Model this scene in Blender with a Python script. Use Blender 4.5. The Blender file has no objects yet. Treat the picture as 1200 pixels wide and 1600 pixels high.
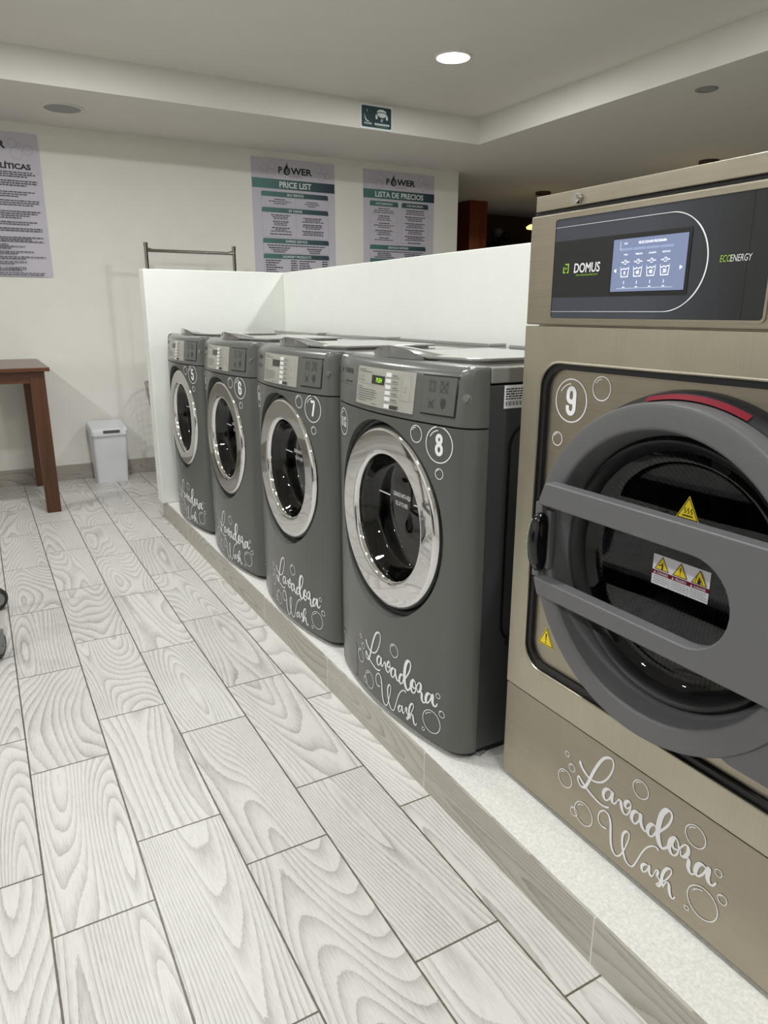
import bpy, bmesh, math, random
from mathutils import Vector, Matrix

SC = bpy.context.scene
COL = SC.collection
PI = math.pi
random.seed(7)

# ------------------------------------------------------------------ camera
def make_camera():
    p, yw, rl = math.radians(15.744), math.radians(29.357), math.radians(0.079)
    fw = Vector((math.sin(yw) * math.cos(p), math.cos(yw) * math.cos(p), -math.sin(p)))
    rt = Vector((math.cos(yw), -math.sin(yw), 0.0))
    up = rt.cross(fw)
    c, s = math.cos(rl), math.sin(rl)
    r2, u2 = c * rt + s * up, -s * rt + c * up
    cam = bpy.data.cameras.new('camera')
    cam.sensor_fit = 'AUTO'
    cam.sensor_width = 36.0
    cam.lens = 1111.37 * 36.0 / 1600.0
    cam.clip_start = 0.02
    o = bpy.data.objects.new('camera', cam)
    COL.objects.link(o)
    m = Matrix((r2, u2, -fw)).transposed().to_4x4()
    m.translation = Vector((0.0200, -0.6223, 1.2137))
    o.matrix_world = m
    SC.camera = o
make_camera()

# ------------------------------------------------------------------ world, exposure
W = bpy.data.worlds.new('world')
SC.world = W
W.use_nodes = True
W.node_tree.nodes['Background'].inputs[0].default_value = (0.9, 0.95, 1.0, 1)
W.node_tree.nodes['Background'].inputs[1].default_value = 0.02
SC.view_settings.view_transform = 'Standard'
SC.view_settings.look = 'None'
SC.view_settings.gamma = 1.0
SC.view_settings.exposure = 0.0
SC.view_settings.use_curve_mapping = False
LAMP_WATTS = 20.8
LAMP_COLOR = (0.975, 0.99, 1.0)
LAMP_SPOTS = [(x, y) for x in (-1.35, 0.6, 2.55) for y in (3.1, 1.15, -0.8) if (x, y) != (2.55, -0.8)]
PENDANT_WATTS = 3.0

# ------------------------------------------------------------------ colours and materials
def lin(c):
    return tuple(((v / 255.0) / 12.92 if v / 255.0 <= 0.04045 else ((v / 255.0 + 0.055) / 1.055) ** 2.4) for v in c)

class NT:
    """small node helper"""
    def __init__(s, mat):
        s.m = mat
        mat.use_nodes = True
        s.t = mat.node_tree
        s.b = s.t.nodes['Principled BSDF']
        s.out = s.t.nodes['Material Output']
    def n(s, kind, **kw):
        nd = s.t.nodes.new(kind)
        for k, v in kw.items():
            setattr(nd, k, v)
        return nd
    def set(s, sock, v):
        if hasattr(v, 'is_output') or isinstance(v, bpy.types.NodeSocket):
            s.t.links.new(v, sock)
        else:
            sock.default_value = v
    def math(s, op, a, b=None, c=None, clamp=False):
        nd = s.n('ShaderNodeMath', operation=op, use_clamp=clamp)
        s.set(nd.inputs[0], a)
        if b is not None: s.set(nd.inputs[1], b)
        if c is not None: s.set(nd.inputs[2], c)
        return nd.outputs[0]
    def vec(s, x, y, z):
        nd = s.n('ShaderNodeCombineXYZ')
        s.set(nd.inputs[0], x); s.set(nd.inputs[1], y); s.set(nd.inputs[2], z)
        return nd.outputs[0]
    def coord(s, which='Object'):
        nd = s.n('ShaderNodeTexCoord')
        sp = s.n('ShaderNodeSeparateXYZ')
        s.t.links.new(nd.outputs[which], sp.inputs[0])
        return sp.outputs[0], sp.outputs[1], sp.outputs[2], nd.outputs[which]
    def noise(s, v, scale, detail=2.0, rough=0.5, dist=0.0):
        nd = s.n('ShaderNodeTexNoise')
        s.t.links.new(v, nd.inputs['Vector'])
        nd.inputs['Scale'].default_value = scale
        nd.inputs['Detail'].default_value = detail
        nd.inputs['Roughness'].default_value = rough
        nd.inputs['Distortion'].default_value = dist
        return nd.outputs['Fac']
    def white(s, v):
        nd = s.n('ShaderNodeTexWhiteNoise')
        s.t.links.new(v, nd.inputs['Vector'])
        return nd.outputs['Value'], nd.outputs['Color']
    def ramp(s, f, stops):
        nd = s.n('ShaderNodeValToRGB')
        s.t.links.new(f, nd.inputs[0])
        e = nd.color_ramp.elements
        while len(e) < len(stops): e.new(0.5)
        for el, (p, c) in zip(e, stops):
            el.position = p
            el.color = (c[0], c[1], c[2], 1)
        return nd.outputs[0]
    def mix(s, f, a, b):
        nd = s.n('ShaderNodeMix', data_type='RGBA')
        s.set(nd.inputs['Factor'], f)
        for k, v in (('A', a), ('B', b)):
            sock = [i for i in nd.inputs if i.name == k and i.type == 'RGBA'][0]
            if isinstance(v, tuple): sock.default_value = (v[0], v[1], v[2], 1)
            else: s.t.links.new(v, sock)
        return [o for o in nd.outputs if o.type == 'RGBA'][0]
    def bump(s, h, strength=0.2, dist=0.01):
        nd = s.n('ShaderNodeBump')
        nd.inputs['Strength'].default_value = strength
        nd.inputs['Distance'].default_value = dist
        s.t.links.new(h, nd.inputs['Height'])
        s.t.links.new(nd.outputs[0], s.b.inputs['Normal'])

MATS = {}
def pm(name, rgb, rough=0.5, metal=0.0, spec=0.5, coat=0.0, var=0.0, vscale=30.0, bump=0.0, emit=None, es=0.0):
    """procedural principled material; rgb in 0-255 sRGB"""
    m = bpy.data.materials.new(name)
    t = NT(m)
    c = lin(rgb)
    t.b.inputs['Base Color'].default_value = (*c, 1)
    t.b.inputs['Roughness'].default_value = rough
    t.b.inputs['Metallic'].default_value = metal
    t.b.inputs['Specular IOR Level'].default_value = spec
    t.b.inputs['Coat Weight'].default_value = coat
    if emit:
        t.b.inputs['Emission Color'].default_value = (*lin(emit), 1)
        t.b.inputs['Emission Strength'].default_value = es
    if var > 0 or bump > 0:
        x, y, z, v = t.coord()
        f = t.noise(v, vscale, 4.0, 0.6)
        if var > 0:
            lo = tuple(k * (1 - var) for k in c); hi = tuple(min(1, k * (1 + var)) for k in c)
            t.t.links.new(t.ramp(f, [(0.3, lo), (0.7, hi)]), t.b.inputs['Base Color'])
        if bump > 0:
            t.bump(f, bump, 0.004)
    MATS[name] = m
    return m

def grain_tile(name, light, dark, groutc, wx, ly, offs, x_axis=0, y_axis=1, grout=0.0044, rough=0.38):
    """wood-look porcelain planks: plank grid with alternating joint offsets, contour-line grain"""
    m = bpy.data.materials.new(name)
    t = NT(m)
    cs = t.coord()
    x, y = cs[x_axis], cs[y_axis]
    ix = t.math('FLOOR', t.math('DIVIDE', x, wx))
    par = t.math('MODULO', t.math('ADD', ix, 200.0), 2.0)
    off = t.math('ADD', offs[0], t.math('MULTIPLY', par, offs[1] - offs[0]))
    yy = t.math('DIVIDE', t.math('SUBTRACT', y, off), ly)
    iy = t.math('FLOOR', yy)
    fx = t.math('MULTIPLY', t.math('SUBTRACT', t.math('DIVIDE', x, wx), ix), wx)
    fy = t.math('MULTIPLY', t.math('SUBTRACT', yy, iy), ly)
    dx = t.math('MINIMUM', fx, t.math('SUBTRACT', wx, fx))
    dy = t.math('MINIMUM', fy, t.math('SUBTRACT', ly, fy))
    wob = t.math('MULTIPLY', t.math('SUBTRACT', t.noise(cs[3], 60.0, 2.0), 0.5), 0.0016)
    dmin = t.math('ADD', t.math('MINIMUM', dx, dy), wob)
    g = t.math('LESS_THAN', dmin, grout * 0.5)
    rv, rc = t.white(t.vec(ix, iy, 3.7))
    sp = t.n('ShaderNodeSeparateXYZ'); t.t.links.new(rc, sp.inputs[0])
    # stretched field; its contour lines are the cathedral figure of the print
    px = t.math('ADD', t.math('MULTIPLY', x, 5.2), t.math('MULTIPLY', sp.outputs[0], 50.0))
    py = t.math('ADD', t.math('MULTIPLY', y, 0.66), t.math('MULTIPLY', sp.outputs[1], 50.0))
    field = t.noise(t.vec(px, py, sp.outputs[2]), 1.0, 0.7, 0.4, 0.1)
    fine = t.noise(t.vec(t.math('MULTIPLY', x, 330.0), t.math('MULTIPLY', y, 22.0), 0.0), 1.0, 3.0, 0.6)
    wv = t.math('FRACT', t.math('ADD', t.math('MULTIPLY', field, 42.0), t.math('MULTIPLY', fine, 0.34)))
    ln = t.math('POWER', wv, 2.6)
    big = t.noise(t.vec(t.math('MULTIPLY', x, 9.0), t.math('MULTIPLY', y, 3.0), rv), 1.0, 3.0, 0.6)
    msk = t.math('MULTIPLY', ln, t.math('ADD', 0.25, t.math('MULTIPLY', big, 0.9)))
    fs = t.math('MULTIPLY', t.math('POWER', fine, 2.5), 1.25)
    f = t.math('ADD', t.math('MULTIPLY', msk, 0.85), t.math('MULTIPLY', fs, 0.55), clamp=True)
    f = t.math('ADD', f, t.math('MULTIPLY', t.math('SUBTRACT', rv, 0.5), 0.16), clamp=True)
    f = t.math('ADD', f, t.math('MULTIPLY', t.math('SUBTRACT', big, 0.5), 0.22), clamp=True)
    colr = t.mix(f, lin(light), lin(dark))
    gn = t.noise(cs[3], 9.0, 3.0, 0.6)
    gcol = t.mix(gn, lin(groutc), tuple(k * 1.7 for k in lin(groutc)))
    t.t.links.new(t.mix(g, colr, gcol), t.b.inputs['Base Color'])
    t.b.inputs['Roughness'].default_value = rough
    h = t.math('SUBTRACT', t.math('MULTIPLY', f, -0.12), t.math('MULTIPLY', g, 1.0))
    t.bump(h, 0.25, 0.002)
    MATS[name] = m
    return m

def brushed(name, rgb, rough=0.32, axis=2):
    m = bpy.data.materials.new(name)
    t = NT(m)
    x, y, z, v = t.coord()
    k = [x, y, z]
    a = [t.math('MULTIPLY', k[i], 4.0 if i == axis else 420.0) for i in range(3)]
    f = t.noise(t.vec(*a), 1.0, 3.0, 0.6)
    cl = t.noise(v, 5.0, 3.0, 0.6)
    c = lin(rgb)
    ff = t.math('ADD', t.math('MULTIPLY', f, 0.45), t.math('MULTIPLY', cl, 0.55))
    t.t.links.new(t.ramp(ff, [(0.3, tuple(q * 0.86 for q in c)), (0.7, tuple(min(1, q * 1.12) for q in c))]), t.b.inputs['Base Color'])
    t.t.links.new(t.math('ADD', rough - 0.06, t.math('MULTIPLY', ff, 0.14)), t.b.inputs['Roughness'])
    t.b.inputs['Metallic'].default_value = 1.0
    t.b.inputs['Anisotropic'].default_value = 0.4
    t.bump(f, 0.04, 0.001)
    MATS[name] = m
    return m

def thin_glass(name, tint, rough=0.0, refl=1.0):
    """clear pane: Fresnel mirror over a tinted see-through layer"""
    m = bpy.data.materials.new(name)
    t = NT(m)
    t.t.nodes.remove(t.b)
    fr = t.n('ShaderNodeFresnel')
    ge = t.n('ShaderNodeNewGeometry')      # same reflectance from either side of the sheet
    t.t.links.new(t.math('SUBTRACT', 1.55, t.math('MULTIPLY', ge.outputs['Backfacing'], 1.55 - 1 / 1.55)), fr.inputs['IOR'])
    gl = t.n('ShaderNodeBsdfGlossy'); gl.inputs['Roughness'].default_value = rough
    gl.inputs['Color'].default_value = (refl, refl, refl, 1)
    tr = t.n('ShaderNodeBsdfTransparent'); tr.inputs['Color'].default_value = (*tint, 1)
    mx = t.n('ShaderNodeMixShader')
    t.t.links.new(fr.outputs[0], mx.inputs[0])
    t.t.links.new(tr.outputs[0], mx.inputs[1])
    t.t.links.new(gl.outputs[0], mx.inputs[2])
    t.t.links.new(mx.outputs[0], t.out.inputs[0])
    MATS[name] = m
    return m

def wood(name, rgb, axis=2, rough=0.38):
    m = bpy.data.materials.new(name)
    t = NT(m)
    x, y, z, v = t.coord()
    k = [x, y, z]
    a = [t.math('MULTIPLY', k[i], 2.0 if i == axis else 26.0) for i in range(3)]
    f = t.noise(t.vec(*a), 1.0, 5.0, 0.65, 0.6)
    c = lin(rgb)
    t.t.links.new(t.ramp(f, [(0.25, tuple(q * 0.45 for q in c)), (0.55, c), (0.8, tuple(q * 1.45 for q in c))]), t.b.inputs['Base Color'])
    t.b.inputs['Roughness'].default_value = rough
    t.bump(f, 0.05, 0.001)
    MATS[name] = m
    return m

def gradient_x(name, a, b, x0, x1, rough=0.5):
    """two-colour run along x: printed ink on poster bars, painted reflection falloff on the control panel"""
    m = bpy.data.materials.new(name)
    t = NT(m)
    x, y, z, v = t.coord()
    f = t.math('DIVIDE', t.math('SUBTRACT', x, x0), x1 - x0, clamp=True)
    t.t.links.new(t.ramp(f, [(0.0, lin(a)), (1.0, lin(b))]), t.b.inputs['Base Color'])
    t.b.inputs['Roughness'].default_value = rough
    MATS[name] = m
    return m

def perforated(name, rgb, hole=(6, 6, 7), pitch=0.0085):
    """drum steel with a hexagonal pattern of punched holes (angle / depth coordinates)"""
    m = bpy.data.materials.new(name)
    t = NT(m)
    x, y, z, v = t.coord()
    ang = t.math('MULTIPLY', t.math('ARCTAN2', z, x), 0.2)
    u = t.math('DIVIDE', ang, pitch)
    w = t.math('DIVIDE', y, pitch * 0.866)
    row = t.math('FLOOR', w)
    u2 = t.math('ADD', u, t.math('MULTIPLY', t.math('MODULO', t.math('ADD', row, 400.0), 2.0), 0.5))
    fu = t.math('SUBTRACT', t.math('SUBTRACT', u2, t.math('FLOOR', u2)), 0.5)
    fw = t.math('MULTIPLY', t.math('SUBTRACT', t.math('SUBTRACT', w, row), 0.5), 0.866)
    d = t.math('SQRT', t.math('ADD', t.math('MULTIPLY', fu, fu), t.math('MULTIPLY', fw, fw)))
    h = t.math('LESS_THAN', d, 0.30)
    t.t.links.new(t.mix(h, lin(rgb), lin(hole)), t.b.inputs['Base Color'])
    t.t.links.new(t.math('SUBTRACT', 0.85, t.math('MULTIPLY', h, 0.85)), t.b.inputs['Metallic'])
    t.b.inputs['Roughness'].default_value = 0.35
    MATS[name] = m
    return m

grain_tile('floor_planks', (216, 214, 209), (148, 145, 140), (86, 79, 69), 0.2025, 0.5989, (0.101, 0.297))
grain_tile('plinth_planks', (190, 186, 176), (138, 132, 121), (196, 190, 180), 0.90, 0.5989, (0.13, 0.13), 2, 1, 0.003, 0.5)
grain_tile('base_planks', (176, 170, 160), (128, 122, 112), (110, 104, 95), 0.90, 0.5989, (0.27, 0.27), 2, 0, 0.002, 0.5)
pm('wall_paint', (230, 228, 220), 0.75, var=0.02, vscale=6, bump=0.06)
pm('partition_paint', (230, 232, 225), 0.6, var=0.015, vscale=14, bump=0.12)
pm('ceiling_paint', (220, 217, 210), 0.85, var=0.015, vscale=5)
pm('concrete_white', (222, 221, 215), 0.75, var=0.13, vscale=160, bump=0.3)
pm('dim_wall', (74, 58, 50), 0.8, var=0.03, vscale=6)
pm('machine_grey', (88, 89, 86), 0.27, spec=0.5, var=0.02, vscale=3)
pm('machine_top', (132, 132, 128), 0.10, spec=0.8, coat=1.0, var=0.02, vscale=3)
pm('machine_side', (66, 67, 69), 0.3, spec=0.5, var=0.02, vscale=3)
pm('seam_black', (10, 10, 11), 0.5, var=0.1)
pm('rubber_black', (17, 17, 20), 0.42, var=0.1, vscale=40)
pm('chrome', (228, 228, 228), 0.03, 1.0, var=0.01, vscale=4)
pm('drum_steel', (74, 74, 73), 0.35, 1.0, var=0.05, vscale=20)
pm('tub_dark', (24, 24, 25), 0.5, var=0.1, vscale=10)
pm('lock_steel', (150, 150, 150), 0.3, 0.9, var=0.05)
pm('plate_silver', (176, 175, 166), 0.38, 0.35, var=0.03, vscale=40)
pm('print_dark', (52, 52, 50), 0.6, var=0.02)
pm('print_grey', (118, 117, 112), 0.6, var=0.02)
pm('button_white', (222, 222, 222), 0.45, var=0.02)
pm('display_black', (12, 14, 13), 0.15, var=0.05)
pm('digit_green', (150, 210, 60), 0.5, var=0.02, emit=(170, 235, 60), es=1.2)
pm('vinyl_white', (238, 238, 240), 0.45, var=0.01)
brushed('stainless', (170, 162, 146), 0.36, 0)
brushed('stainless_upright', (190, 184, 166), 0.36, 2)
pm('door_grey', (100, 100, 102), 0.42, spec=0.4, var=0.03, vscale=60, bump=0.05)
pm('panel_black', (29, 30, 32), 0.3, spec=0.5, var=0.02)
pm('screen_blue', (40, 46, 60), 0.3, emit=(128, 140, 172), es=0.95, var=0.02)
pm('screen_bar', (50, 60, 80), 0.4, emit=(148, 163, 196), es=1.0, var=0.02)
pm('screen_white', (200, 205, 215), 0.4, emit=(240, 244, 252), es=1.05, var=0.01)
pm('print_green', (156, 205, 60), 0.5, var=0.02)
pm('warning_yellow', (240, 214, 38), 0.5, var=0.02)
pm('warning_red', (112, 10, 30), 0.6, spec=0.2, var=0.03)
pm('label_white', (226, 226, 232), 0.5, var=0.01)
pm('ink_black', (16, 16, 16), 0.5, var=0.02)
perforated('drum_perforated', (196, 194, 188))
thin_glass('washer_glass', (0.30, 0.30, 0.29))
thin_glass('smoked_glass', (0.46, 0.46, 0.47), refl=0.7)
pm('sheet_lilac', (196, 192, 202), 0.55, var=0.01, vscale=5)
pm('sheet_line', (150, 146, 160), 0.6, var=0.01)
pm('ink_navy', (24, 40, 44), 0.55, var=0.02)
pm('ink_body', (70, 68, 78), 0.6, var=0.02)
pm('ink_mauve', (150, 112, 132), 0.6, var=0.02)
pm('sign_green', (36, 62, 66), 0.4, var=0.04, vscale=8)
pm('sign_print_green', (104, 140, 116), 0.5, var=0.02)
pm('sign_white', (226, 232, 230), 0.45, var=0.01)
wood('table_wood', (82, 48, 25), 2)
wood('table_wood_flat', (88, 52, 32), 0, 0.25)
wood('dark_wood', (120, 52, 26), 2)
pm('bin_grey', (226, 228, 232), 0.45, var=0.01, vscale=5)
pm('bin_handle', (84, 86, 92), 0.5, var=0.02)
pm('rack_chrome', (150, 148, 142), 0.16, 1.0, var=0.03)
pm('caster_rubber', (40, 40, 44), 0.5, var=0.05)
pm('caster_grey', (128, 130, 132), 0.4, var=0.04)
pm('grille_grey', (150, 152, 150), 0.6, var=0.03, vscale=300)
pm('lamp_trim', (238, 236, 230), 0.5, var=0.01)
pm('lamp_diffuser', (255, 255, 255), 0.5, emit=(255, 250, 238), es=14.0, var=0.005)
pm('pendant_brown', (60, 50, 42), 0.5, var=0.05)
pm('pendant_glow', (230, 200, 110), 0.5, emit=(255, 222, 130), es=2.0, var=0.01)
pm('appliance_black', (18, 17, 18), 0.4, var=0.04)
pm('camera_white', (150, 146, 142), 0.5, var=0.02)
gradient_x('panel_slate_sheen', (62, 66, 76), (30, 31, 33), -0.12, 0.06, 0.3)  # slate control panel; its reflection fading to black is painted into the colour
pm('navy_fabric', (40, 42, 78), 0.8, var=0.1, vscale=60)

# ------------------------------------------------------------------ mesh helpers
class MB:
    """collects shapes and links them as ONE mesh object"""
    def __init__(s):
        s.v, s.f, s.mi = [], [], []
        s.layer = 0
    def add(s, verts, faces, mi=0, fn=None, climb=0):
        b = len(s.v)
        if fn and verts and len(verts[0]) == 2:
            # printed shapes: each stroke lies a hair above the one before, so crossings never coincide
            s.layer += 1
            d, n = s.layer * 2.0e-5, len(verts)
            for i, q in enumerate(verts):
                p = fn(*q)
                s.v.append((p[0], p[1] - d - 6.0e-5 * (climb * (i // 2) * 2 / n), p[2]))
        else:
            s.v += [tuple(fn(*q)) if fn else tuple(q) for q in verts]
        s.f += [tuple(b + i for i in f) for f in faces]
        s.mi += [mi] * len(faces)
        return s
    def from_bm(s, bm, mi=0, fn=None):
        bm.verts.index_update()
        vs = [v.co[:] for v in bm.verts]
        fs = [tuple(v.index for v in f.verts) for f in bm.faces]
        bm.free()
        return s.add(vs, fs, mi, fn)
    def box(s, x0, x1, y0, y1, z0, z1, bev=0.0, seg=2, mi=0, fn=None):
        bm = bmesh.new()
        bmesh.ops.create_cube(bm, size=1.0)
        for v in bm.verts:
            v.co = Vector(((x0 + x1) / 2 + v.co.x * (x1 - x0), (y0 + y1) / 2 + v.co.y * (y1 - y0), (z0 + z1) / 2 + v.co.z * (z1 - z0)))
        if bev > 0:
            bmesh.ops.bevel(bm, geom=bm.edges[:], offset=bev, segments=seg, profile=0.5, affect='EDGES', clamp_overlap=True)
        return s.from_bm(bm, mi, fn)
    def prism(s, poly, d0, d1, plane='xz', bev=0.0, seg=2, mi=0, holes=(), fn=None):
        """extrude a polygon (with holes) along the axis normal to plane; polygon in plane coords"""
        def P(a, b, d):
            return {'xz': (a, d, b), 'xy': (a, b, d), 'yz': (d, a, b)}[plane]
        bm = bmesh.new()
        loops = [list(poly)] + [list(h) for h in holes]
        eds, rings = [], []
        for lp in loops:
            vs = [bm.verts.new(P(a, b, d0)) for a, b in lp]
            rings.append(vs)
            for i in range(len(vs)):
                eds.append(bm.edges.new((vs[i], vs[(i + 1) % len(vs)])))
        if holes:
            bmesh.ops.triangle_fill(bm, edges=eds, use_beauty=True)
        else:
            bm.faces.new(rings[0])
        fs = bm.faces[:]
        if abs(d1 - d0) > 1e-9:
            ret = bmesh.ops.extrude_face_region(bm, geom=fs)
            dv = Vector(P(0, 0, d1)) - Vector(P(0, 0, d0))
            for g in ret['geom']:
                if isinstance(g, bmesh.types.BMVert): g.co += dv
        bmesh.ops.recalc_face_normals(bm, faces=bm.faces[:])
        if bev > 0:
            es = [e for e in bm.edges if len(e.link_faces) == 2 and e.calc_face_angle() > 0.9]
            bmesh.ops.bevel(bm, geom=es, offset=bev, segments=seg, profile=0.5, affect='EDGES', clamp_overlap=True)
        return s.from_bm(bm, mi, fn)
    def lathe(s, prof, c=(0, 0, 0), axis='y', seg=64, a0=0.0, a1=2 * PI, mi=0, closed=False):
        """prof = [(radius, along-axis)]"""
        full = abs(a1 - a0 - 2 * PI) < 1e-6
        n = seg if full else seg + 1
        vs, fs, ring = [], [], []
        for r, h in prof:
            row = []
            if r < 1e-7:
                row = [len(vs)] * n
                vs.append({'y': (c[0], c[1] + h, c[2]), 'z': (c[0], c[1], c[2] + h), 'x': (c[0] + h, c[1], c[2])}[axis])
            else:
                for i in range(n):
                    a = a0 + (a1 - a0) * i / seg
                    p, q = r * math.cos(a), r * math.sin(a)
                    row.append(len(vs))
                    vs.append({'y': (c[0] + p, c[1] + h, c[2] + q), 'z': (c[0] + p, c[1] + q, c[2] + h), 'x': (c[0] + h, c[1] + p, c[2] + q)}[axis])
            ring.append(row)
        rr = list(zip(ring[:-1], ring[1:]))
        if closed: rr.append((ring[-1], ring[0]))
        for A, B in rr:
            for i in range(seg):
                j = (i + 1) % n if full else i + 1
                q = []
                for k in (A[i], A[j], B[j], B[i]):
                    if k not in q: q.append(k)
                if len(q) >= 3: fs.append(tuple(q))
        return s.add(vs, fs, mi)
    def cyl(s, p0, p1, r0, r1=None, seg=20, mi=0):
        return s.tube([p0, p1], r0, seg, mi, r1)
    def tube(s, path, r, seg=10, mi=0, r1=None, cyclic=False):
        P = [Vector(p) for p in path]
        n = len(P)
        vs, fs = [], []
        prev = None
        for i, p in enumerate(P):
            if cyclic: d = (P[(i + 1) % n] - P[i - 1])
            else: d = P[min(i + 1, n - 1)] - P[max(i - 1, 0)]
            d.normalize()
            if prev is None:
                a = d.orthogonal().normalized()
            else:
                a = (prev - d * prev.dot(d)).normalized()
            prev = a
            b = d.cross(a)
            rr = r if r1 is None else r + (r1 - r) * i / (n - 1)
            for k in range(seg):
                t = 2 * PI * k / seg
                vs.append(tuple(p + (a * math.cos(t) + b * math.sin(t)) * rr))
        for i in range(n if cyclic else n - 1):
            j = (i + 1) % n
            for k in range(seg):
                l = (k + 1) % seg
                fs.append((i * seg + k, i * seg + l, j * seg + l, j * seg + k))
        if not cyclic:
            fs.append(tuple(range(seg))[::-1]); fs.append(tuple((n - 1) * seg + k for k in range(seg)))
        return s.add(vs, fs, mi)
    def ring2d(s, cx, cz, r, w, fn, seg=40, a0=0.0, a1=2 * PI, mi=0):
        """flat annulus (or arc) in (x,z) mapped by fn"""
        vs, fs = [], []
        for i in range(seg + 1):
            a = a0 + (a1 - a0) * i / seg
            for k in (-0.5, 0.5):
                vs.append((cx + (r + k * w) * math.cos(a), cz + (r + k * w) * math.sin(a)))
        for i in range(seg):
            fs.append((2 * i, 2 * i + 1, 2 * i + 3, 2 * i + 2))
        return s.add(vs, fs, mi, fn)
    def poly2d(s, pts, fn, mi=0):
        return s.add(pts, [tuple(range(len(pts)))], mi, fn)
    def rect2d(s, x0, x1, z0, z1, fn, mi=0, nx=1):
        vs, fs = [], []
        for i in range(nx + 1):
            x = x0 + (x1 - x0) * i / nx
            vs += [(x, z0), (x, z1)]
        for i in range(nx):
            fs.append((2 * i, 2 * i + 2, 2 * i + 3, 2 * i + 1))
        return s.add(vs, fs, mi, fn)
    def ribbon(s, pts, wid, fn, mi=0, thin=0.5, calli=True, sub=6, taper=True):
        """brush stroke along a smooth curve; down-strokes are broad"""
        n = len(pts)
        cur = []
        for i in range(n - 1):
            p0, p1, p2, p3 = pts[max(i - 1, 0)], pts[i], pts[i + 1], pts[min(i + 2, n - 1)]
            for k in range(sub):
                t = k / sub
                cur.append(tuple(0.5 * (2 * p1[d] + (p2[d] - p0[d]) * t + (2 * p0[d] - 5 * p1[d] + 4 * p2[d] - p3[d]) * t * t + (3 * p1[d] - p0[d] - 3 * p2[d] + p3[d]) * t ** 3) for d in (0, 1)))
        cur.append(pts[-1])
        m = len(cur)
        ws = []
        for i in range(m):
            a, b = cur[max(i - 1, 0)], cur[min(i + 1, m - 1)]
            dx, dz = b[0] - a[0], b[1] - a[1]
            L = math.hypot(dx, dz) or 1
            down = max(0.0, -dz / L) if calli else 1.0
            ws.append(wid * (thin + (1 - thin) * down))
        for _ in range(3):
            ws = [(ws[max(i - 1, 0)] + ws[i] + ws[min(i + 1, m - 1)]) / 3 for i in range(m)]
        vs, fs = [], []
        for i in range(m):
            a, b = cur[max(i - 1, 0)], cur[min(i + 1, m - 1)]
            dx, dz = b[0] - a[0], b[1] - a[1]
            L = math.hypot(dx, dz) or 1
            nx, nz = -dz / L, dx / L
            e = min(1.0, 0.35 + min(i, m - 1 - i) / 4.0) if taper else 1.0
            for k in (-0.5, 0.5):
                vs.append((cur[i][0] + nx * ws[i] * k * e, cur[i][1] + nz * ws[i] * k * e))
        for i in range(m - 1):
            fs.append((2 * i, 2 * i + 1, 2 * i + 3, 2 * i + 2))
        return s.add(vs, fs, mi, fn, 1)
    def text(s, body, x, z, h, fn, align='c', wx=1.0, bold=0.0, slant=0.0, mi=0, maxw=None):
        """lettering of cap height h with its baseline at z"""
        vs, fs = text_shape(body, bold)
        if not vs: return s
        k = h / 0.73
        x0 = min(v[0] for v in vs); x1 = max(v[0] for v in vs)
        if maxw: wx = min(wx, maxw / ((x1 - x0) * k)) if wx else maxw / ((x1 - x0) * k)
        ox = {'c': -(x0 + x1) / 2, 'l': -x0, 'r': -x1}[align]
        pts = [(x + (v[0] + ox) * k * wx + slant * v[1] * k, z + v[1] * k) for v in vs]
        return s.add(pts, fs, mi, fn)
    def digits(s, body, x, z, h, fn, w=0.46, k=0.17, mi=0):
        """bold condensed numerals and capitals drawn as even strokes, centred on x, baseline z"""
        A = lambda cx, cy, rx, ry, a0, a1, n=10: [(cx + rx * math.cos(math.radians(a0 + (a1 - a0) * i / n)), cy + ry * math.sin(math.radians(a0 + (a1 - a0) * i / n))) for i in range(n + 1)]
        G = {
            '8': [A(.5, .745, .30, .175, 0, 360, 24), A(.5, .285, .36, .215, 0, 360, 24)],
            '9': [[(.86, .62)] + A(.5, .74, .36, .20, 0, 180) + A(.5, .62, .36, .16, 180, 360), [(.86, .74), (.86, .26)] + A(.5, .24, .36, .20, 0, -180) + [(.14, .32)]],
            '6': [[(.14, .36)] + A(.5, .26, .36, .20, 180, 360) + A(.5, .38, .36, .16, 0, 180), [(.14, .26), (.14, .74)] + A(.5, .76, .36, .20, 180, 0) + [(.86, .68)]],
            '5': [[(.84, .94), (.18, .94), (.16, .54)] + A(.5, .48, .35, .13, 160, 0, 8) + [(.86, .28)] + A(.5, .26, .36, .20, 0, -180)  + [(.14, .33)]],
            '7': [[(.08, .94), (.90, .94), (.84, .80), (.42, .04)]],
            'K': [[(.18, .03), (.18, .97)], [(.86, .97), (.24, .48), (.88, .03)]],
            'G': [[(.86, .70), (.86, .76)] + A(.5, .76, .36, .20, 0, 180) + A(.5, .26, .36, .20, 180, 360) + [(.86, .48), (.54, .48)]],
            ' ': [],
        }
        adv = w * h * 1.12
        x0 = x - adv * (len(body) - sum(0.5 for c in body if c == ' ')) / 2 + adv * 0.06
        for c in body:
            for pl in G[c]:
                s.ribbon([(x0 + p[0] * w * h, z + p[1] * h) for p in pl], k * h, fn, mi, calli=False, sub=1, taper=False)
            x0 += adv * (0.5 if c == ' ' else 1)
        return s
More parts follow.
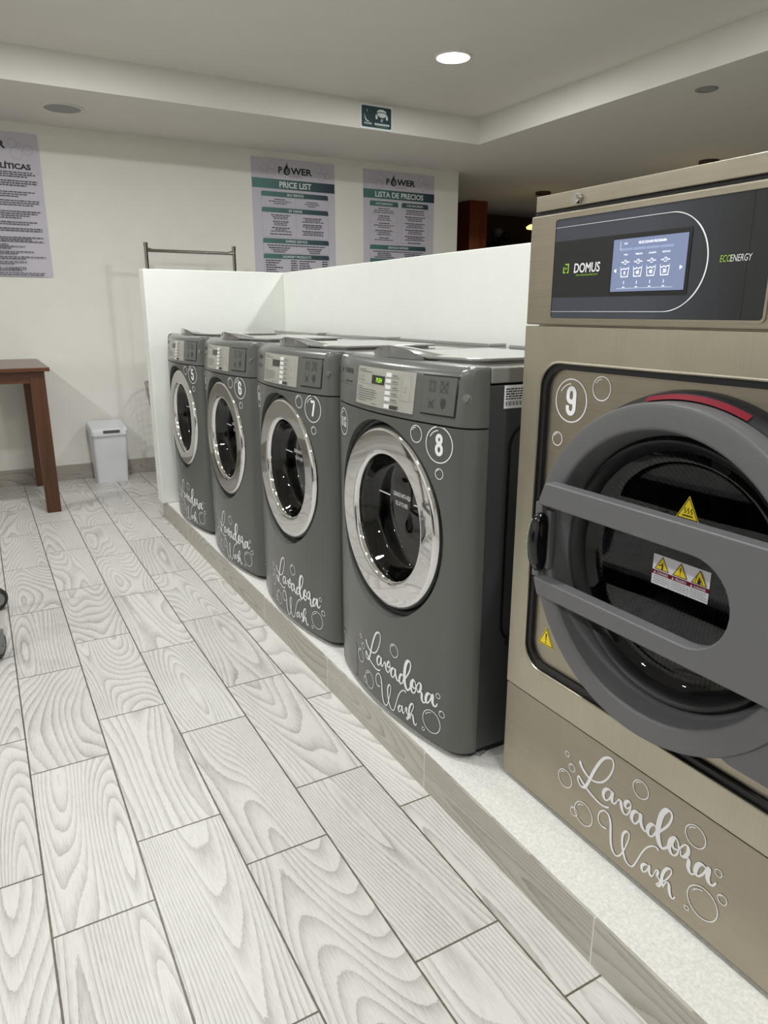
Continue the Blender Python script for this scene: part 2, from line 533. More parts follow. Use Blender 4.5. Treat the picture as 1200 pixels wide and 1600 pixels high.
    def mesh(s, name, mats, smooth=35):
        me = bpy.data.meshes.new(name)
        me.from_pydata(s.v, [], s.f)
        for m in (mats if isinstance(mats, (list, tuple)) else [mats]):
            me.materials.append(MATS[m])
        for p, k in zip(me.polygons, s.mi):
            p.material_index = k
        bm = bmesh.new(); bm.from_mesh(me)
        bmesh.ops.recalc_face_normals(bm, faces=bm.faces[:])
        bm.to_mesh(me); bm.free()
        if smooth:
            me.polygons.foreach_set('use_smooth', [True] * len(me.polygons))
            me.set_sharp_from_angle(angle=math.radians(smooth))
        me.update()
        return me
    def build(s, name, mats, parent=None, loc=None, smooth=35):
        return link(name, s.mesh(name, mats, smooth), parent, loc)

def link(name, me, parent=None, loc=None):
    o = bpy.data.objects.new(name, me)
    COL.objects.link(o)
    if parent: o.parent = parent
    if loc: o.location = loc
    if len(me.polygons) and any(p.use_smooth for p in me.polygons[:8]):
        w = o.modifiers.new('weighted_normal', 'WEIGHTED_NORMAL')
        w.mode = 'FACE_AREA'; w.weight = 80; w.keep_sharp = True
    return o

TXT = {}
def text_shape(body, bold):
    key = (body, bold)
    if key not in TXT:
        cu = bpy.data.curves.new('lettering', 'FONT')
        cu.body = body
        cu.size = 1.0
        cu.offset = bold
        cu.resolution_u = 3
        cu.fill_mode = 'FRONT' if hasattr(cu, 'fill_mode') else cu.fill_mode
        ob = bpy.data.objects.new('lettering', cu)
        COL.objects.link(ob)
        dg = bpy.context.evaluated_depsgraph_get()
        me = bpy.data.meshes.new_from_object(ob.evaluated_get(dg))
        TXT[key] = ([(v.co.x, v.co.y) for v in me.vertices], [tuple(p.vertices) for p in me.polygons])
        bpy.data.objects.remove(ob); bpy.data.curves.remove(cu); bpy.data.meshes.remove(me)
    return TXT[key]

def cut(target_mb, cutter_mb):
    """exact boolean difference; returns the result as a fresh MB"""
    a = target_mb.build('cut_a', 'machine_grey', smooth=0); b = cutter_mb.build('cut_b', 'machine_grey', smooth=0)
    md = a.modifiers.new('b', 'BOOLEAN'); md.operation = 'DIFFERENCE'; md.object = b; md.solver = 'EXACT'
    dg = bpy.context.evaluated_depsgraph_get(); dg.update()
    me = bpy.data.meshes.new_from_object(a.evaluated_get(dg))
    r = MB().add([v.co[:] for v in me.vertices], [tuple(p.vertices) for p in me.polygons])
    for o in (a, b):
        d = o.data; bpy.data.objects.remove(o); bpy.data.meshes.remove(d)
    bpy.data.meshes.remove(me)
    return r

def thing(name, label, cat, loc=(0, 0, 0), rz=0.0, group=None):
    o = bpy.data.objects.new(name, None)
    COL.objects.link(o)
    o.location = loc; o.rotation_euler = (0, 0, rz)
    o.empty_display_size = 0.1
    return tag(o, label, cat, group)
def tag(o, label, cat, group=None):
    o['label'] = label; o['category'] = cat
    if group: o['group'] = group
    return o
def struct(o):
    o['kind'] = 'structure'
    return o

def rrect(x0, x1, z0, z1, r, seg=8):
    pts = []
    for cx, cz, a in ((x1 - r, z1 - r, 0), (x0 + r, z1 - r, 90), (x0 + r, z0 + r, 180), (x1 - r, z0 + r, 270)):
        for i in range(seg + 1):
            t = math.radians(a + 90 * i / seg)
            pts.append((cx + r * math.cos(t), cz + r * math.sin(t)))
    return pts
def circle(cx, cz, r, n=64):
    return [(cx + r * math.cos(2 * PI * i / n), cz + r * math.sin(2 * PI * i / n)) for i in range(n)]
def flat(y):
    return lambda x, z: (x, y, z)

# ------------------------------------------------------------------ the room
PL = 0.11            # plinth height
XP = 0.9013          # plinth front
CL, CT = 2.40, 2.575 # lowered and tray ceiling heights
TX0, TX1, TY0, TY1 = -2.2, 3.4645, -1.9, 4.083
YB = 5.05            # wall with the posters
YF, XR, XL, YN = 7.18, 9.0, -2.5, -3.2

struct(MB().box(XL, XR, YN, YF, -0.10, 0.0).build('floor', 'floor_planks'))
m = MB().prism([(XL, YN), (XR, YN), (XR, YF), (XL, YF)], CL, CL + 0.012, 'xy', holes=[[(TX0, TY0), (TX1, TY0), (TX1, TY1), (TX0, TY1)]])
H0 = CL + 0.012
m.box(TX0 - 0.01, TX0, TY0, TY1, H0, CT); m.box(TX1, TX1 + 0.01, TY0, TY1, H0, CT)
m.box(TX0, TX1, TY1, TY1 + 0.01, H0, CT); m.box(TX0, TX1, TY0 - 0.01, TY0, H0, CT)
m.box(TX0 - 0.01, TX1 + 0.01, TY0 - 0.01, TY1 + 0.01, CT, CT + 0.02)
struct(m.build('ceiling', 'ceiling_paint', smooth=0))
struct(MB().box(XL - 0.1, 3.965, YB, YB + 0.12, 0, CL).build('wall_back', 'wall_paint'))
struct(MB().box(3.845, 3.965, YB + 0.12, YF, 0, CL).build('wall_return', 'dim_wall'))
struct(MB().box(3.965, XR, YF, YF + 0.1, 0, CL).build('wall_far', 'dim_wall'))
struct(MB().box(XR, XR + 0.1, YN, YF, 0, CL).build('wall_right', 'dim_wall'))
struct(MB().box(XL - 0.1, XL, YN, YB, 0, CL).build('wall_left', 'wall_paint'))
struct(MB().box(XL, XR, YN - 0.1, YN, 0, CL).build('wall_front', 'wall_paint'))
struct(MB().box(XL, 0.868 + 0.6, YB - 0.012, YB, 0, 0.112, 0.001).box(1.468, 3.965, YB - 0.012, YB, 0, 0.112, 0.001).build('baseboard_back', 'base_planks'))
# the low walls round the machines and the plinth under them
struct(MB().box(0.876, 1.81, 3.585, 3.70, PL, 1.437, 0.006).build('wall_low_end', 'partition_paint'))
struct(MB().box(1.69, 1.81, -2.2, 3.584, 0.0, 1.437, 0.006).build('wall_low_back', 'partition_paint'))
struct(MB().box(XP + 0.006, 1.69, -2.2, 3.584, 0.0, PL, 0.002).box(XP + 0.006, 1.81, 3.584, 3.70, 0.0, PL - 0.0005).build('floor_plinth', 'concrete_white'))
struct(MB().box(XP, XP + 0.0058, -2.2, 3.70, 0.0, PL - 0.001, 0.001).build('trim_plinth', 'plinth_planks'))

# ------------------------------------------------------------------ script lettering shared by all machines
STROKES = {'L':[(-0.1665,0.1857),(-0.1624,0.1765),(-0.1528,0.1679),(-0.1391,0.1619),(-0.1222,0.1626),(-0.1026,0.1734),(-0.0869,0.1953),(-0.078,0.2218),(-0.0806,0.2375),(-0.0918,0.2376),(-0.1047,0.2273),(-0.1167,0.2066),(-0.1283,0.1796),(-0.138,0.1517),(-0.1476,0.1318),(-0.1595,0.1285),(-0.1681,0.1378),(-0.166,0.1474),(-0.1541,0.1394),(-0.1402,0.1319),(-0.1202,0.125),(-0.1009,0.1216),(-0.0868,0.124),(-0.0785,0.1294)],'a1':[(-0.0748,0.1668),(-0.0838,0.169),(-0.0931,0.1611),(-0.0965,0.1481),(-0.0906,0.1395),(-0.0819,0.1453),(-0.0756,0.1602),(-0.0731,0.1694),(-0.0742,0.1551),(-0.0716,0.1463),(-0.0653,0.147),(-0.0605,0.156)],'v':[(-0.0605,0.156),(-0.0554,0.1632),(-0.0509,0.161),(-0.0476,0.1493),(-0.0412,0.1414),(-0.033,0.1436),(-0.0272,0.1581),(-0.0265,0.1707),(-0.0319,0.1753),(-0.0393,0.1672),(-0.0395,0.159),(-0.0332,0.1578),(-0.0244,0.1687)],'a2':[(-0.0034,0.1643),(-0.0131,0.1648),(-0.0208,0.1546),(-0.0207,0.1418),(-0.0126,0.1371),(-0.0053,0.1469),(-0.0022,0.1601),(-0.0013,0.1676),(-0.0002,0.1529),(0.0057,0.141),(0.0133,0.138),(0.0188,0.146)],'d':[(0.0361,0.1629),(0.0278,0.1644),(0.0202,0.1549),(0.0182,0.1422),(0.0244,0.1355),(0.0324,0.1424),(0.0368,0.1574)],'d2':[(0.0354,0.1463),(0.0485,0.1659),(0.0597,0.184),(0.0657,0.2014),(0.0652,0.2125),(0.0594,0.2165),(0.0525,0.2127),(0.0451,0.1994),(0.0411,0.1773),(0.0406,0.1551),(0.0452,0.1383),(0.0532,0.1298),(0.0616,0.1362),(0.0671,0.1463)],'o':[(0.0766,0.17),(0.0694,0.1588),(0.0683,0.1422),(0.0756,0.1328),(0.0843,0.1375),(0.0883,0.1518),(0.085,0.1664),(0.0772,0.1705),(0.0724,0.1564),(0.0782,0.1481),(0.0883,0.1518)],'r':[(0.0883,0.1518),(0.0928,0.1618),(0.0998,0.172),(0.1063,0.1711),(0.1073,0.1589),(0.101,0.1465),(0.0937,0.1454),(0.093,0.1554)],'r2':[(0.1048,0.1494),(0.1109,0.147),(0.1118,0.1313),(0.1179,0.1237),(0.1249,0.128),(0.1279,0.136)],'a3':[(0.1459,0.1568),(0.1357,0.158),(0.1284,0.1478),(0.1267,0.1334),(0.1334,0.13),(0.1424,0.1428),(0.1473,0.1579),(0.1513,0.1595),(0.1506,0.1413),(0.1557,0.1327),(0.1625,0.1335),(0.1683,0.1446)],'W':[(-0.0785,0.0771),(-0.0927,0.0743),(-0.1023,0.0821),(-0.1018,0.1001),(-0.0897,0.1134),(-0.0771,0.1109),(-0.0703,0.094),(-0.0668,0.0638),(-0.0611,0.0424),(-0.05,0.0336),(-0.0391,0.042),(-0.03,0.0642),(-0.0233,0.0889),(-0.0227,0.1053),(-0.03,0.1063),(-0.0373,0.0928),(-0.0367,0.0717),(-0.0304,0.0512),(-0.0211,0.0385),(-0.0077,0.0393),(0.0013,0.0579),(0.0095,0.0819),(0.0195,0.1036),(0.032,0.1182),(0.042,0.1224),(0.0478,0.1182)],'wa':[(0.0286,0.0688),(0.0211,0.0681),(0.0147,0.0578),(0.0177,0.0485),(0.0251,0.0537),(0.0294,0.0652),(0.0314,0.0724),(0.0322,0.0604),(0.0376,0.0525),(0.0436,0.0615)],'ws':[(0.0429,0.061),(0.0475,0.075),(0.0523,0.0755),(0.051,0.064),(0.0572,0.0597),(0.0597,0.0513),(0.0557,0.0439),(0.0513,0.0451),(0.0573,0.0535)],'wh':[(0.0569,0.0514),(0.0712,0.0718),(0.0798,0.0917),(0.0783,0.1003),(0.0697,0.0955),(0.0629,0.0795),(0.0619,0.0608),(0.0674,0.0507)],'wh2':[(0.0666,0.0515),(0.0713,0.0657),(0.0776,0.0674),(0.0803,0.0546),(0.0851,0.0441),(0.0902,0.0437),(0.0945,0.0521)]}
WIDTHS = {'L': 0.0075, 'a1': 0.0085, 'v': 0.0085, 'a2': 0.009, 'd': 0.009, 'd2': 0.0115, 'o': 0.009, 'r': 0.008, 'r2': 0.0085, 'a3': 0.0095,
          'W': 0.0058, 'wa': 0.0065, 'ws': 0.0058, 'wh': 0.0068, 'wh2': 0.0068}
BUBBLES = [(-0.204, 0.1793, 0.006), (-0.1874, 0.1547, 0.0088), (-0.2052, 0.1171, 0.0205), (-0.008, 0.2179, 0.0185), (-0.1716, 0.0549, 0.010), (-0.1442, 0.0675, 0.026),
           (0.1173, 0.2027, 0.021), (0.1694, 0.1654, 0.0068), (0.1481, 0.083, 0.031), (0.1831, 0.1201, 0.009), (0.1197, 0.0482, 0.0045)]

def script_lettering(fn, k, dx, dz, skip=()):
    """'Lavadora Wash' brush lettering and its bubbles"""
    q = lambda p: (p[0] * k + dx, p[1] * k + dz)
    a = MB()
    for nm, pts in STROKES.items():
        a.ribbon([q(p) for p in pts], WIDTHS[nm] * k, fn, thin=0.42 if nm not in ('L', 'W') else 0.55)
    b = MB()
    for i, (x, z, r) in enumerate(BUBBLES):
        if i in skip: continue
        bubble(b, *q((x, z)), r * k, 0.0017 if r < 0.012 else 0.0021, fn)
    return a, b

def bubble(mb, x, z, r, w, fn, shine=True):
    mb.ring2d(x, z, r, w, fn, 40)
    if shine and r > 0.008:
        mb.ring2d(x, z, r * 0.78, w * 0.9, fn, 10, math.radians(95), math.radians(150))

# ------------------------------------------------------------------ the four grey front loaders
HW, Z0W, ZS, ZT = 0.34, 0.02, 0.849, 0.986
def bow_outline(n=28, m=8):
    pts = []
    for i in range(n + 1):
        x = -0.29 + 0.58 * i / n
        pts.append((x, 0.034 * (x / 0.29) ** 2))
    arc = []
    for i in range(1, m + 1):
        t = i / m
        P0, P1, P2 = (0.29, 0.034), (0.338, 0.0452), (0.34, 0.095)
        arc.append(tuple((1 - t) ** 2 * P0[d] + 2 * t * (1 - t) * P1[d] + t * t * P2[d] for d in (0, 1)))
    return [(-x, y) for x, y in reversed(arc)] + pts + arc
OUT = bow_outline()
def bow(x):
    for (xa, ya), (xb, yb) in zip(OUT[:-1], OUT[1:]):
        if xa <= x <= xb and xb > xa:
            return ya + (yb - ya) * (x - xa) / (xb - xa)
    return OUT[0][1]
LEAN = [(ZS + 0.004, 0.0), (ZS + 0.008, 0.0), (0.955, 0.010), (0.968, 0.0135), (0.977, 0.020), (0.983, 0.030), (ZT, 0.044)]
def lean(z):
    for (za, oa), (zb, ob) in zip(LEAN[:-1], LEAN[1:]):
        if za <= z <= zb: return oa + (ob - oa) * (z - za) / (zb - za)
    return 0.0 if z < ZS else LEAN[-1][1]
def on_front(off):
    return lambda x, z: (x, bow(x) + lean(z) - off, z)
def curved_plate(mb, x0, x1, z0, z1, off, th, nx=12, nz=2, mi=0):
    """slab lying on the curved fascia"""
    f, b = on_front(off + th), on_front(off - 0.002)
    vs, fs = [], []
    for fn in (f, b):
        for j in range(nz + 1):
            for i in range(nx + 1):
                vs.append(fn(x0 + (x1 - x0) * i / nx, z0 + (z1 - z0) * j / nz))
    n1 = (nx + 1) * (nz + 1)
    idx = lambda s, i, j: s * n1 + j * (nx + 1) + i
    for j in range(nz):
        for i in range(nx):
            fs.append((idx(0, i, j), idx(0, i + 1, j), idx(0, i + 1, j + 1), idx(0, i, j + 1)))
            fs.append((idx(1, i, j), idx(1, i, j + 1), idx(1, i + 1, j + 1), idx(1, i + 1, j)))
    for i in range(nx):
        fs.append((idx(0, i, 0), idx(1, i, 0), idx(1, i + 1, 0), idx(0, i + 1, 0)))
        fs.append((idx(0, i, nz), idx(0, i + 1, nz), idx(1, i + 1, nz), idx(1, i, nz)))
    for j in range(nz):
        fs.append((idx(0, 0, j), idx(0, 0, j + 1), idx(1, 0, j + 1), idx(1, 0, j)))
        fs.append((idx(0, nx, j), idx(1, nx, j), idx(1, nx, j + 1), idx(0, nx, j + 1)))
    return mb.add(vs, fs, mi)

DCX, DCZ = 0.0, 0.566     # centre of the round door
WM = {}
def washer_meshes():
    # curved front with a round well for the door
    poly = OUT + [(0.295, 0.095)] + [(x * 0.86, y + 0.046) for x, y in reversed(OUT)] + [(-0.295, 0.095)]
    outer = OUT
    inner = [(x * 0.97, min(y + 0.05, 0.094)) for x, y in OUT]
    mb = MB()
    n = len(outer)
    vs = [(x, y, Z0W) for x, y in outer] + [(x, y, ZS) for x, y in outer] + [(x, y, Z0W) for x, y in inner] + [(x, y, ZS) for x, y in inner]
    fs = []
    for i in range(n - 1):
        fs += [(i, i + 1, n + i + 1, n + i), (2 * n + i + 1, 2 * n + i, 3 * n + i, 3 * n + i + 1),
               (i + 1, i, 2 * n + i, 2 * n + i + 1), (n + i, n + i + 1, 3 * n + i + 1, 3 * n + i)]
    fs += [(0, n, 3 * n, 2 * n), (n - 1, 3 * n - 1, 4 * n - 1, 2 * n - 1)]
    mb.add(vs, fs)
    cu = MB().lathe([(0, -0.2), (0.268, -0.2), (0.268, 0.2), (0, 0.2)], (DCX, 0, DCZ), 'y', 96)
    WM['front_panel'] = cut(mb, cu).mesh('front_panel', 'machine_grey', 40)
    # control fascia, leaning back and rounded over the top
    mb = MB()
    rows = []
    for z, o in LEAN:
        row = []
        for i, (x, y) in enumerate(OUT):
            a, b = OUT[max(i - 1, 0)], OUT[min(i + 1, n - 1)]
            tx, ty = b[0] - a[0], b[1] - a[1]
            L = math.hypot(tx, ty)
            nx, ny = -ty / L, tx / L
            k = o * (1.0 if ny > 0.9 else 0.5)
            row.append((x + nx * k * (0.35 if ny < 0.9 else 1), y + ny * k if ny > 0.5 else y + 0 * k, z))
        rows.append(row)
    rows.append([(r[0] * 0.995, max(0.0985, r[1]), ZT) for r in rows[-1]])
    vs = [p for r in rows for p in r]
    fs = [(j * n + i, j * n + i + 1, (j + 1) * n + i + 1, (j + 1) * n + i) for j in range(len(rows) - 1) for i in range(n - 1)]
    mb.add(vs, fs)
    WM['control_fascia'] = mb.mesh('control_fascia', 'machine_grey', 50)
    # cabinet behind: sides, back, dark base
    c = MB().box(-0.337, 0.337, 0.0965, 0.74, 0.022, 0.946, 0.004)
    c = cut(c, MB().lathe([(0, 0.05), (0.272, 0.05), (0.272, 0.6), (0, 0.6)], (DCX, 0, DCZ), 'y', 64))
    WM['cabinet'] = c.mesh('cabinet', 'machine_side', 35)
    WM['base_skirt'] = MB().prism([(x * 0.97, y + 0.014) for x, y in OUT] + [(0.33, 0.70), (-0.33, 0.70)], 0.006, 0.022, 'xy').mesh('base_skirt', 'seam_black', 30)
    WM['top_cover'] = MB().box(-0.3385, 0.3385, 0.0985, 0.745, 0.950, ZT, 0.004, 3).box(-0.31, 0.31, 0.665, 0.742, ZT - 0.004, ZT + 0.012, 0.006, 2).mesh('top_cover', 'machine_top', 35)
    # detergent lid: a thin slab with angled corner and a rounded finger lip
    lid = MB().prism([(-0.19, 0.115), (-0.175, 0.098), (-0.06, 0.090), (0.065, 0.094), (0.205, 0.150), (0.225, 0.175), (0.225, 0.50), (-0.19, 0.50)], ZT + 0.0035, ZT + 0.0105, 'xy', bev=0.0025)
    lid.prism([(-0.175, 0.125), (0.055, 0.108), (0.19, 0.165), (0.21, 0.19), (0.21, 0.48), (-0.175, 0.48)], ZT - 0.002, ZT + 0.004, 'xy')
    vs, fs = [], []
    N, M = 28, 10
    for j in range(M + 1):
        v = j / M
        for i in range(N + 1):
            u = -1 + 2 * i / N
            prof = max(0.0, 1 - u * u)
            y = 0.090 - 0.020 * prof + 0.13 * v
            h = 0.023 * prof * (max(0.0, math.cos(max(0.0, v - 0.10) * PI / 2 / 0.90)) ** 1.2)
            vs.append((-0.06 + 0.130 * u, y, ZT + 0.0085 + h))
    for j in range(M):
        for i in range(N):
            fs.append((j * (N + 1) + i, j * (N + 1) + i + 1, (j + 1) * (N + 1) + i + 1, (j + 1) * (N + 1) + i))
    base = len(vs)
    for i in range(N + 1):
        x, y, z = vs[i]
        vs.append((x, y + 0.004, ZT + 0.001))
    for i in range(N):
        fs.append((i, base + i, base + i + 1, i + 1))
    lid.add(vs, fs)
    WM['detergent_lid'] = lid.mesh('detergent_lid', 'machine_top', 40)
    # door: black well ring, chrome ring, glass bowl
    WM['door_gasket'] = MB().lathe([(0.267, 0.030), (0.267, 0.046), (0.180, 0.050), (0.180, 0.044), (0.252, 0.042), (0.256, 0.034), (0.262, 0.030)], (DCX, 0, DCZ), 'y', 96, closed=True).mesh('door_gasket', 'rubber_black', 40)
    WM['door_ring'] = MB().lathe([(0.2515, 0.043), (0.2525, 0.034), (0.2505, 0.0245), (0.2455, 0.0190), (0.2415, 0.0172), (0.2385, 0.0166), (0.2375, 0.0165), (0.212, 0.0172), (0.186, 0.0180), (0.185, 0.0181), (0.181, 0.0187), (0.177, 0.0205), (0.1735, 0.0240), (0.1705, 0.032), (0.1700, 0.046)], (DCX, 0, DCZ), 'y', 128).mesh('door_ring', 'chrome', 60)
    WM['door_glass'] = MB().lathe([(0.1715, 0.034), (0.168, 0.040), (0.160, 0.062), (0.150, 0.080), (0.142, 0.084), (0.10, 0.0825), (0.05, 0.0815), (0.0, 0.081)], (DCX, 0, DCZ), 'y', 96).mesh('door_glass', 'washer_glass', 60)
    WM['drum'] = MB().lathe([(0.262, 0.075), (0.205, 0.085), (0.200, 0.11), (0.232, 0.125), (0.232, 0.46), (0.20, 0.475), (0.0, 0.48)], (DCX, 0, DCZ), 'y', 64).mesh('drum', 'drum_steel', 40)
    for k in range(3):
        a = math.radians(20 + 120 * k)
        b = MB().prism([(0.232, -0.03), (0.18, -0.012), (0.18, 0.012), (0.232, 0.03)], 0.14, 0.46, 'xz', fn=lambda x, y, z, a=a: (DCX + x * math.cos(a) - z * math.sin(a), y, DCZ + x * math.sin(a) + z * math.cos(a)))
        WM['drum_paddle%d' % k] = b.mesh('drum_paddle', 'drum_steel', 30)
    # printed line on the glass
    f = lambda x, z: (DCX + x, 0.0795, DCZ + z)
    t = MB().text('LLENADO HASTA AQUI', -0.012, 0.047, 0.0125, f, wx=0.5, bold=0.012).text('FILL UP TO HERE', -0.012, 0.022, 0.0125, f, wx=0.5, bold=0.012)
    t.rect2d(-0.138, -0.074, 0.0395, 0.0435, f).rect2d(0.052, 0.138, 0.0395, 0.0435, f)
    WM['fill_line'] = t.mesh('fill_line', 'vinyl_white', 0)
    # silver control plate with print
    WM['control_plate'] = curved_plate(MB(), -0.139, 0.153, 0.866, 0.9635, 0.0, 0.0022).mesh('control_plate', 'plate_silver', 30)
    f = on_front(0.0028)
    t = MB()
    rnd = random.Random(3)
    def words(mb, x0, x1, z, h, fn):
        x = x0
        while x < x1 - 0.003:
            w = min(rnd.uniform(0.004, 0.012), x1 - x)
            mb.rect2d(x, x + w, z, z + h, fn)
            x += w + 0.0018
    words(t, -0.128, -0.085, 0.9555, 0.0016, f); words(t, -0.128, -0.045, 0.9505, 0.0016, f)
    for i in range(3):
        x = -0.126 + i * 0.016
        t.ring2d(x, 0.938, 0.0028, 0.0008, f, 12); t.rect2d(x - 0.0015, x + 0.0015, 0.926, 0.930, f); t.rect2d(x - 0.0004, x + 0.0004, 0.930, 0.935, f)
    t.rect2d(-0.13, -0.04, 0.9205, 0.9210, f, nx=6)
    for i in range(7):
        words(t, -0.129, (-0.10, -0.02, -0.012, -0.02, -0.014, -0.03, -0.07)[i], 0.911 - i * 0.0058, 0.0015, f)
    words(t, -0.035, -0.008, 0.8715, 0.0015, f)
    for i in range(5):
        words(t, 0.062, 0.084, 0.950 - i * 0.0148, 0.0018, f); words(t, 0.062, 0.092, 0.9455 - i * 0.0148, 0.0012, f)
    t.rect2d(0.058, 0.092, 0.8695, 0.8785, f)
    t.ring2d(0.121, 0.926, 0.002, 0.0008, f, 12); words(t, 0.116, 0.126, 0.9155, 0.0016, f)
    for p in ((0.102, 0.894, 0.140), ):
        t.rect2d(p[0], p[2], p[1] - 0.0003, p[1] + 0.0003, f)
    t.rect2d(0.102, 0.1026, 0.894, 0.957, f); t.rect2d(0.1394, 0.140, 0.894, 0.957, f)
    WM['control_print'] = t.mesh('control_print', 'print_dark', 0)
    WM['display'] = curved_plate(MB(), -0.046, 0.020, 0.9235, 0.9455, 0.0022, 0.0006, 4, 1).mesh('display', 'display_black', 0)
    f = on_front(0.0034)
    WM['digits'] = MB().text('PUSH', -0.006, 0.9285, 0.0125, f, wx=0.75, bold=-0.005, slant=0.12).mesh('digits', 'digit_green', 0)
    for i in range(6):
        z = 0.9475 - i * 0.0148 if i < 5 else 0.870
        WM['push_button%d' % i] = curved_plate(MB(), 0.030, 0.054, z - 0.001, z + 0.0085, 0.0022, 0.0018, 3, 1).mesh('push_button', 'button_white', 0)
    # coin box cover with pictograms
    b = MB()
    curved_plate(b, 0.178, 0.292, 0.8715, 0.9635, -0.001, 0.0016, 8)
    WM['coin_frame'] = b.mesh('coin_frame', 'seam_black', 20)
    b = MB()
    curved_plate(b, 0.1815, 0.2885, 0.876, 0.9605, 0.0, 0.0030, 8)
    WM['coin_cover'] = b.mesh('coin_cover', 'machine_grey', 20)
    f = on_front(0.0036)
    t = MB()
    def frame(x0, x1, z0, z1, w=0.0009):
        t.rect2d(x0, x1, z0, z0 + w, f); t.rect2d(x0, x1, z1 - w, z1, f); t.rect2d(x0, x0 + w, z0, z1, f); t.rect2d(x1 - w, x1, z0, z1, f)
    def cross(x0, x1, z0, z1):
        for a, c in (((x0, z0), (x1, z1)), ((x0, z1), (x1, z0))):
            t.ribbon([a, ((a[0] + c[0]) / 2, (a[1] + c[1]) / 2), c], 0.0013, f, calli=False)
    frame(0.205, 0.226, 0.926, 0.951); frame(0.210, 0.2215, 0.929, 0.948)
    frame(0.242, 0.264, 0.926, 0.951); cross(0.240, 0.267, 0.924, 0.953)
    t.ring2d(0.2155, 0.896, 0.006, 0.001, f, 16); cross(0.204, 0.228, 0.886, 0.911)
    t.poly2d([(0.245, 0.900), (0.254, 0.888), (0.263, 0.900), (0.254, 0.906)], f); t.ring2d(0.254, 0.904, 0.008, 0.001, f, 16); cross(0.246, 0.262, 0.902, 0.914)
    WM['pictogram'] = t.mesh('pictogram', 'print_dark', 0)
    # key lock on the corner of the fascia
    b = MB(); fx, fz = 0.315, 0.918
    q = Vector(on_front(0)(fx, fz)); nrm = Vector((0.62, -0.78, 0)).normalized()
    b.tube([q - nrm * 0.003, q + nrm * 0.003], 0.0105, 20); b.tube([q + nrm * 0.003, q + nrm * 0.007], 0.0080, 20, r1=0.0065)
    WM['key_lock'] = b.mesh('key_lock', 'lock_steel', 30)
    # faint embossed name plate left of the controls
    f = on_front(0.0006)
    t = MB().rect2d(-0.253, -0.186, 0.938, 0.951, f, 0, 4)
    t.poly2d([(-0.296, 0.950), (-0.292, 0.950), (-0.292, 0.937), (-0.296, 0.937)], f).poly2d([(-0.289, 0.950), (-0.286, 0.950), (-0.281, 0.938), (-0.284, 0.938)], f).poly2d([(-0.276, 0.950), (-0.273, 0.950), (-0.281, 0.938), (-0.283, 0.938)], f)
    t.rect2d(-0.245, -0.212, 0.913, 0.918, f, 0, 2); t.rect2d(-0.203, -0.188, 0.913, 0.918, f); words(t, -0.285, -0.186, 0.9065, 0.0013, f)
    WM['name_plate'] = t.mesh('name_plate', 'print_dark', 0)
    # service hatch, bottom left
    fr = on_front(0.0006)
    t = MB()
    for r, w in (((-0.289, -0.148, 0.022, 0.132), 0.0022),):
        o = rrect(*r, 0.01, 6); ii = rrect(r[0] + w, r[1] - w, r[2] + w, r[3] - w, 0.008, 6)
        k = len(o)
        t.add(o + ii, [(i, (i + 1) % k, k + (i + 1) % k, k + i) for i in range(k)], 0, fr)
    WM['service_hatch'] = t.mesh('service_hatch', 'seam_black', 0)
    t = MB(); q = on_front(0)(-0.272, 0.118)
    t.cyl((q[0], q[1] - 0.003, q[2]), (q[0], q[1] + 0.002, q[2]), 0.0042, seg=14)
    WM['screw'] = t.mesh('screw', 'rack_chrome', 30)
    for i, (x, y) in enumerate(((-0.30, 0.11), (0.318, 0.118), (-0.30, 0.66), (0.30, 0.66))):
        WM['foot%d' % i] = MB().cyl((x, y, 0.0), (x, y, 0.009), 0.02, seg=6).cyl((x, y, 0.009), (x, y, 0.024), 0.008, seg=10).mesh('foot', 'caster_grey', 20)
    a, b = script_lettering(on_front(0.0012), 1.019, 0.0916, -0.0077, skip=(6,))
    WM['lettering'] = a.mesh('lettering', 'vinyl_white', 0)
    WM['bubble_print'] = b.mesh('bubble_print', 'vinyl_white', 0)
    # service label on the cabinet side and hose outlet
    f = lambda x, z: (0.3376, x, z)
    WM['side_label'] = MB().rect2d(0.136, 0.20, 0.893, 0.945, f).mesh('rating_label', 'label_white', 0)
    t = MB()
    for i in range(5):
        x = 0.141
        rnd2 = random.Random(i)
        while x < 0.19:
            w = rnd2.uniform(0.004, 0.012); t.rect2d(x, x + w, 0.935 - i * 0.0055, 0.938 - i * 0.0055, lambda a, c: (0.3380, a, c)); x += w + 0.002
    for i in range(14):
        t.rect2d(0.142 + i * 0.0034, 0.142 + i * 0.0034 + (0.001 + 0.0012 * (i % 3 == 0)), 0.899, 0.909, lambda a, c: (0.3380, a, c))
    WM['label_print'] = t.mesh('label_print', 'ink_black', 0)
    b = MB()
    o = rrect(0.155, 0.60, 0.30, 0.86, 0.06, 8); ii = rrect(0.163, 0.592, 0.308, 0.852, 0.054, 8); k = len(o)
    b.add(o + ii, [(i, (i + 1) % k, k + (i + 1) % k, k + i) for i in range(k)], 0, lambda a, c: (0.3376, a, c))
    WM['side_panel'] = b.mesh('side_emboss', 'seam_black', 0)
    WM['hose_outlet'] = MB().tube([(0.334, 0.20, 0.31), (0.352, 0.20, 0.31)], 0.026, 20).mesh('hose_outlet', 'rubber_black', 30)
washer_meshes()

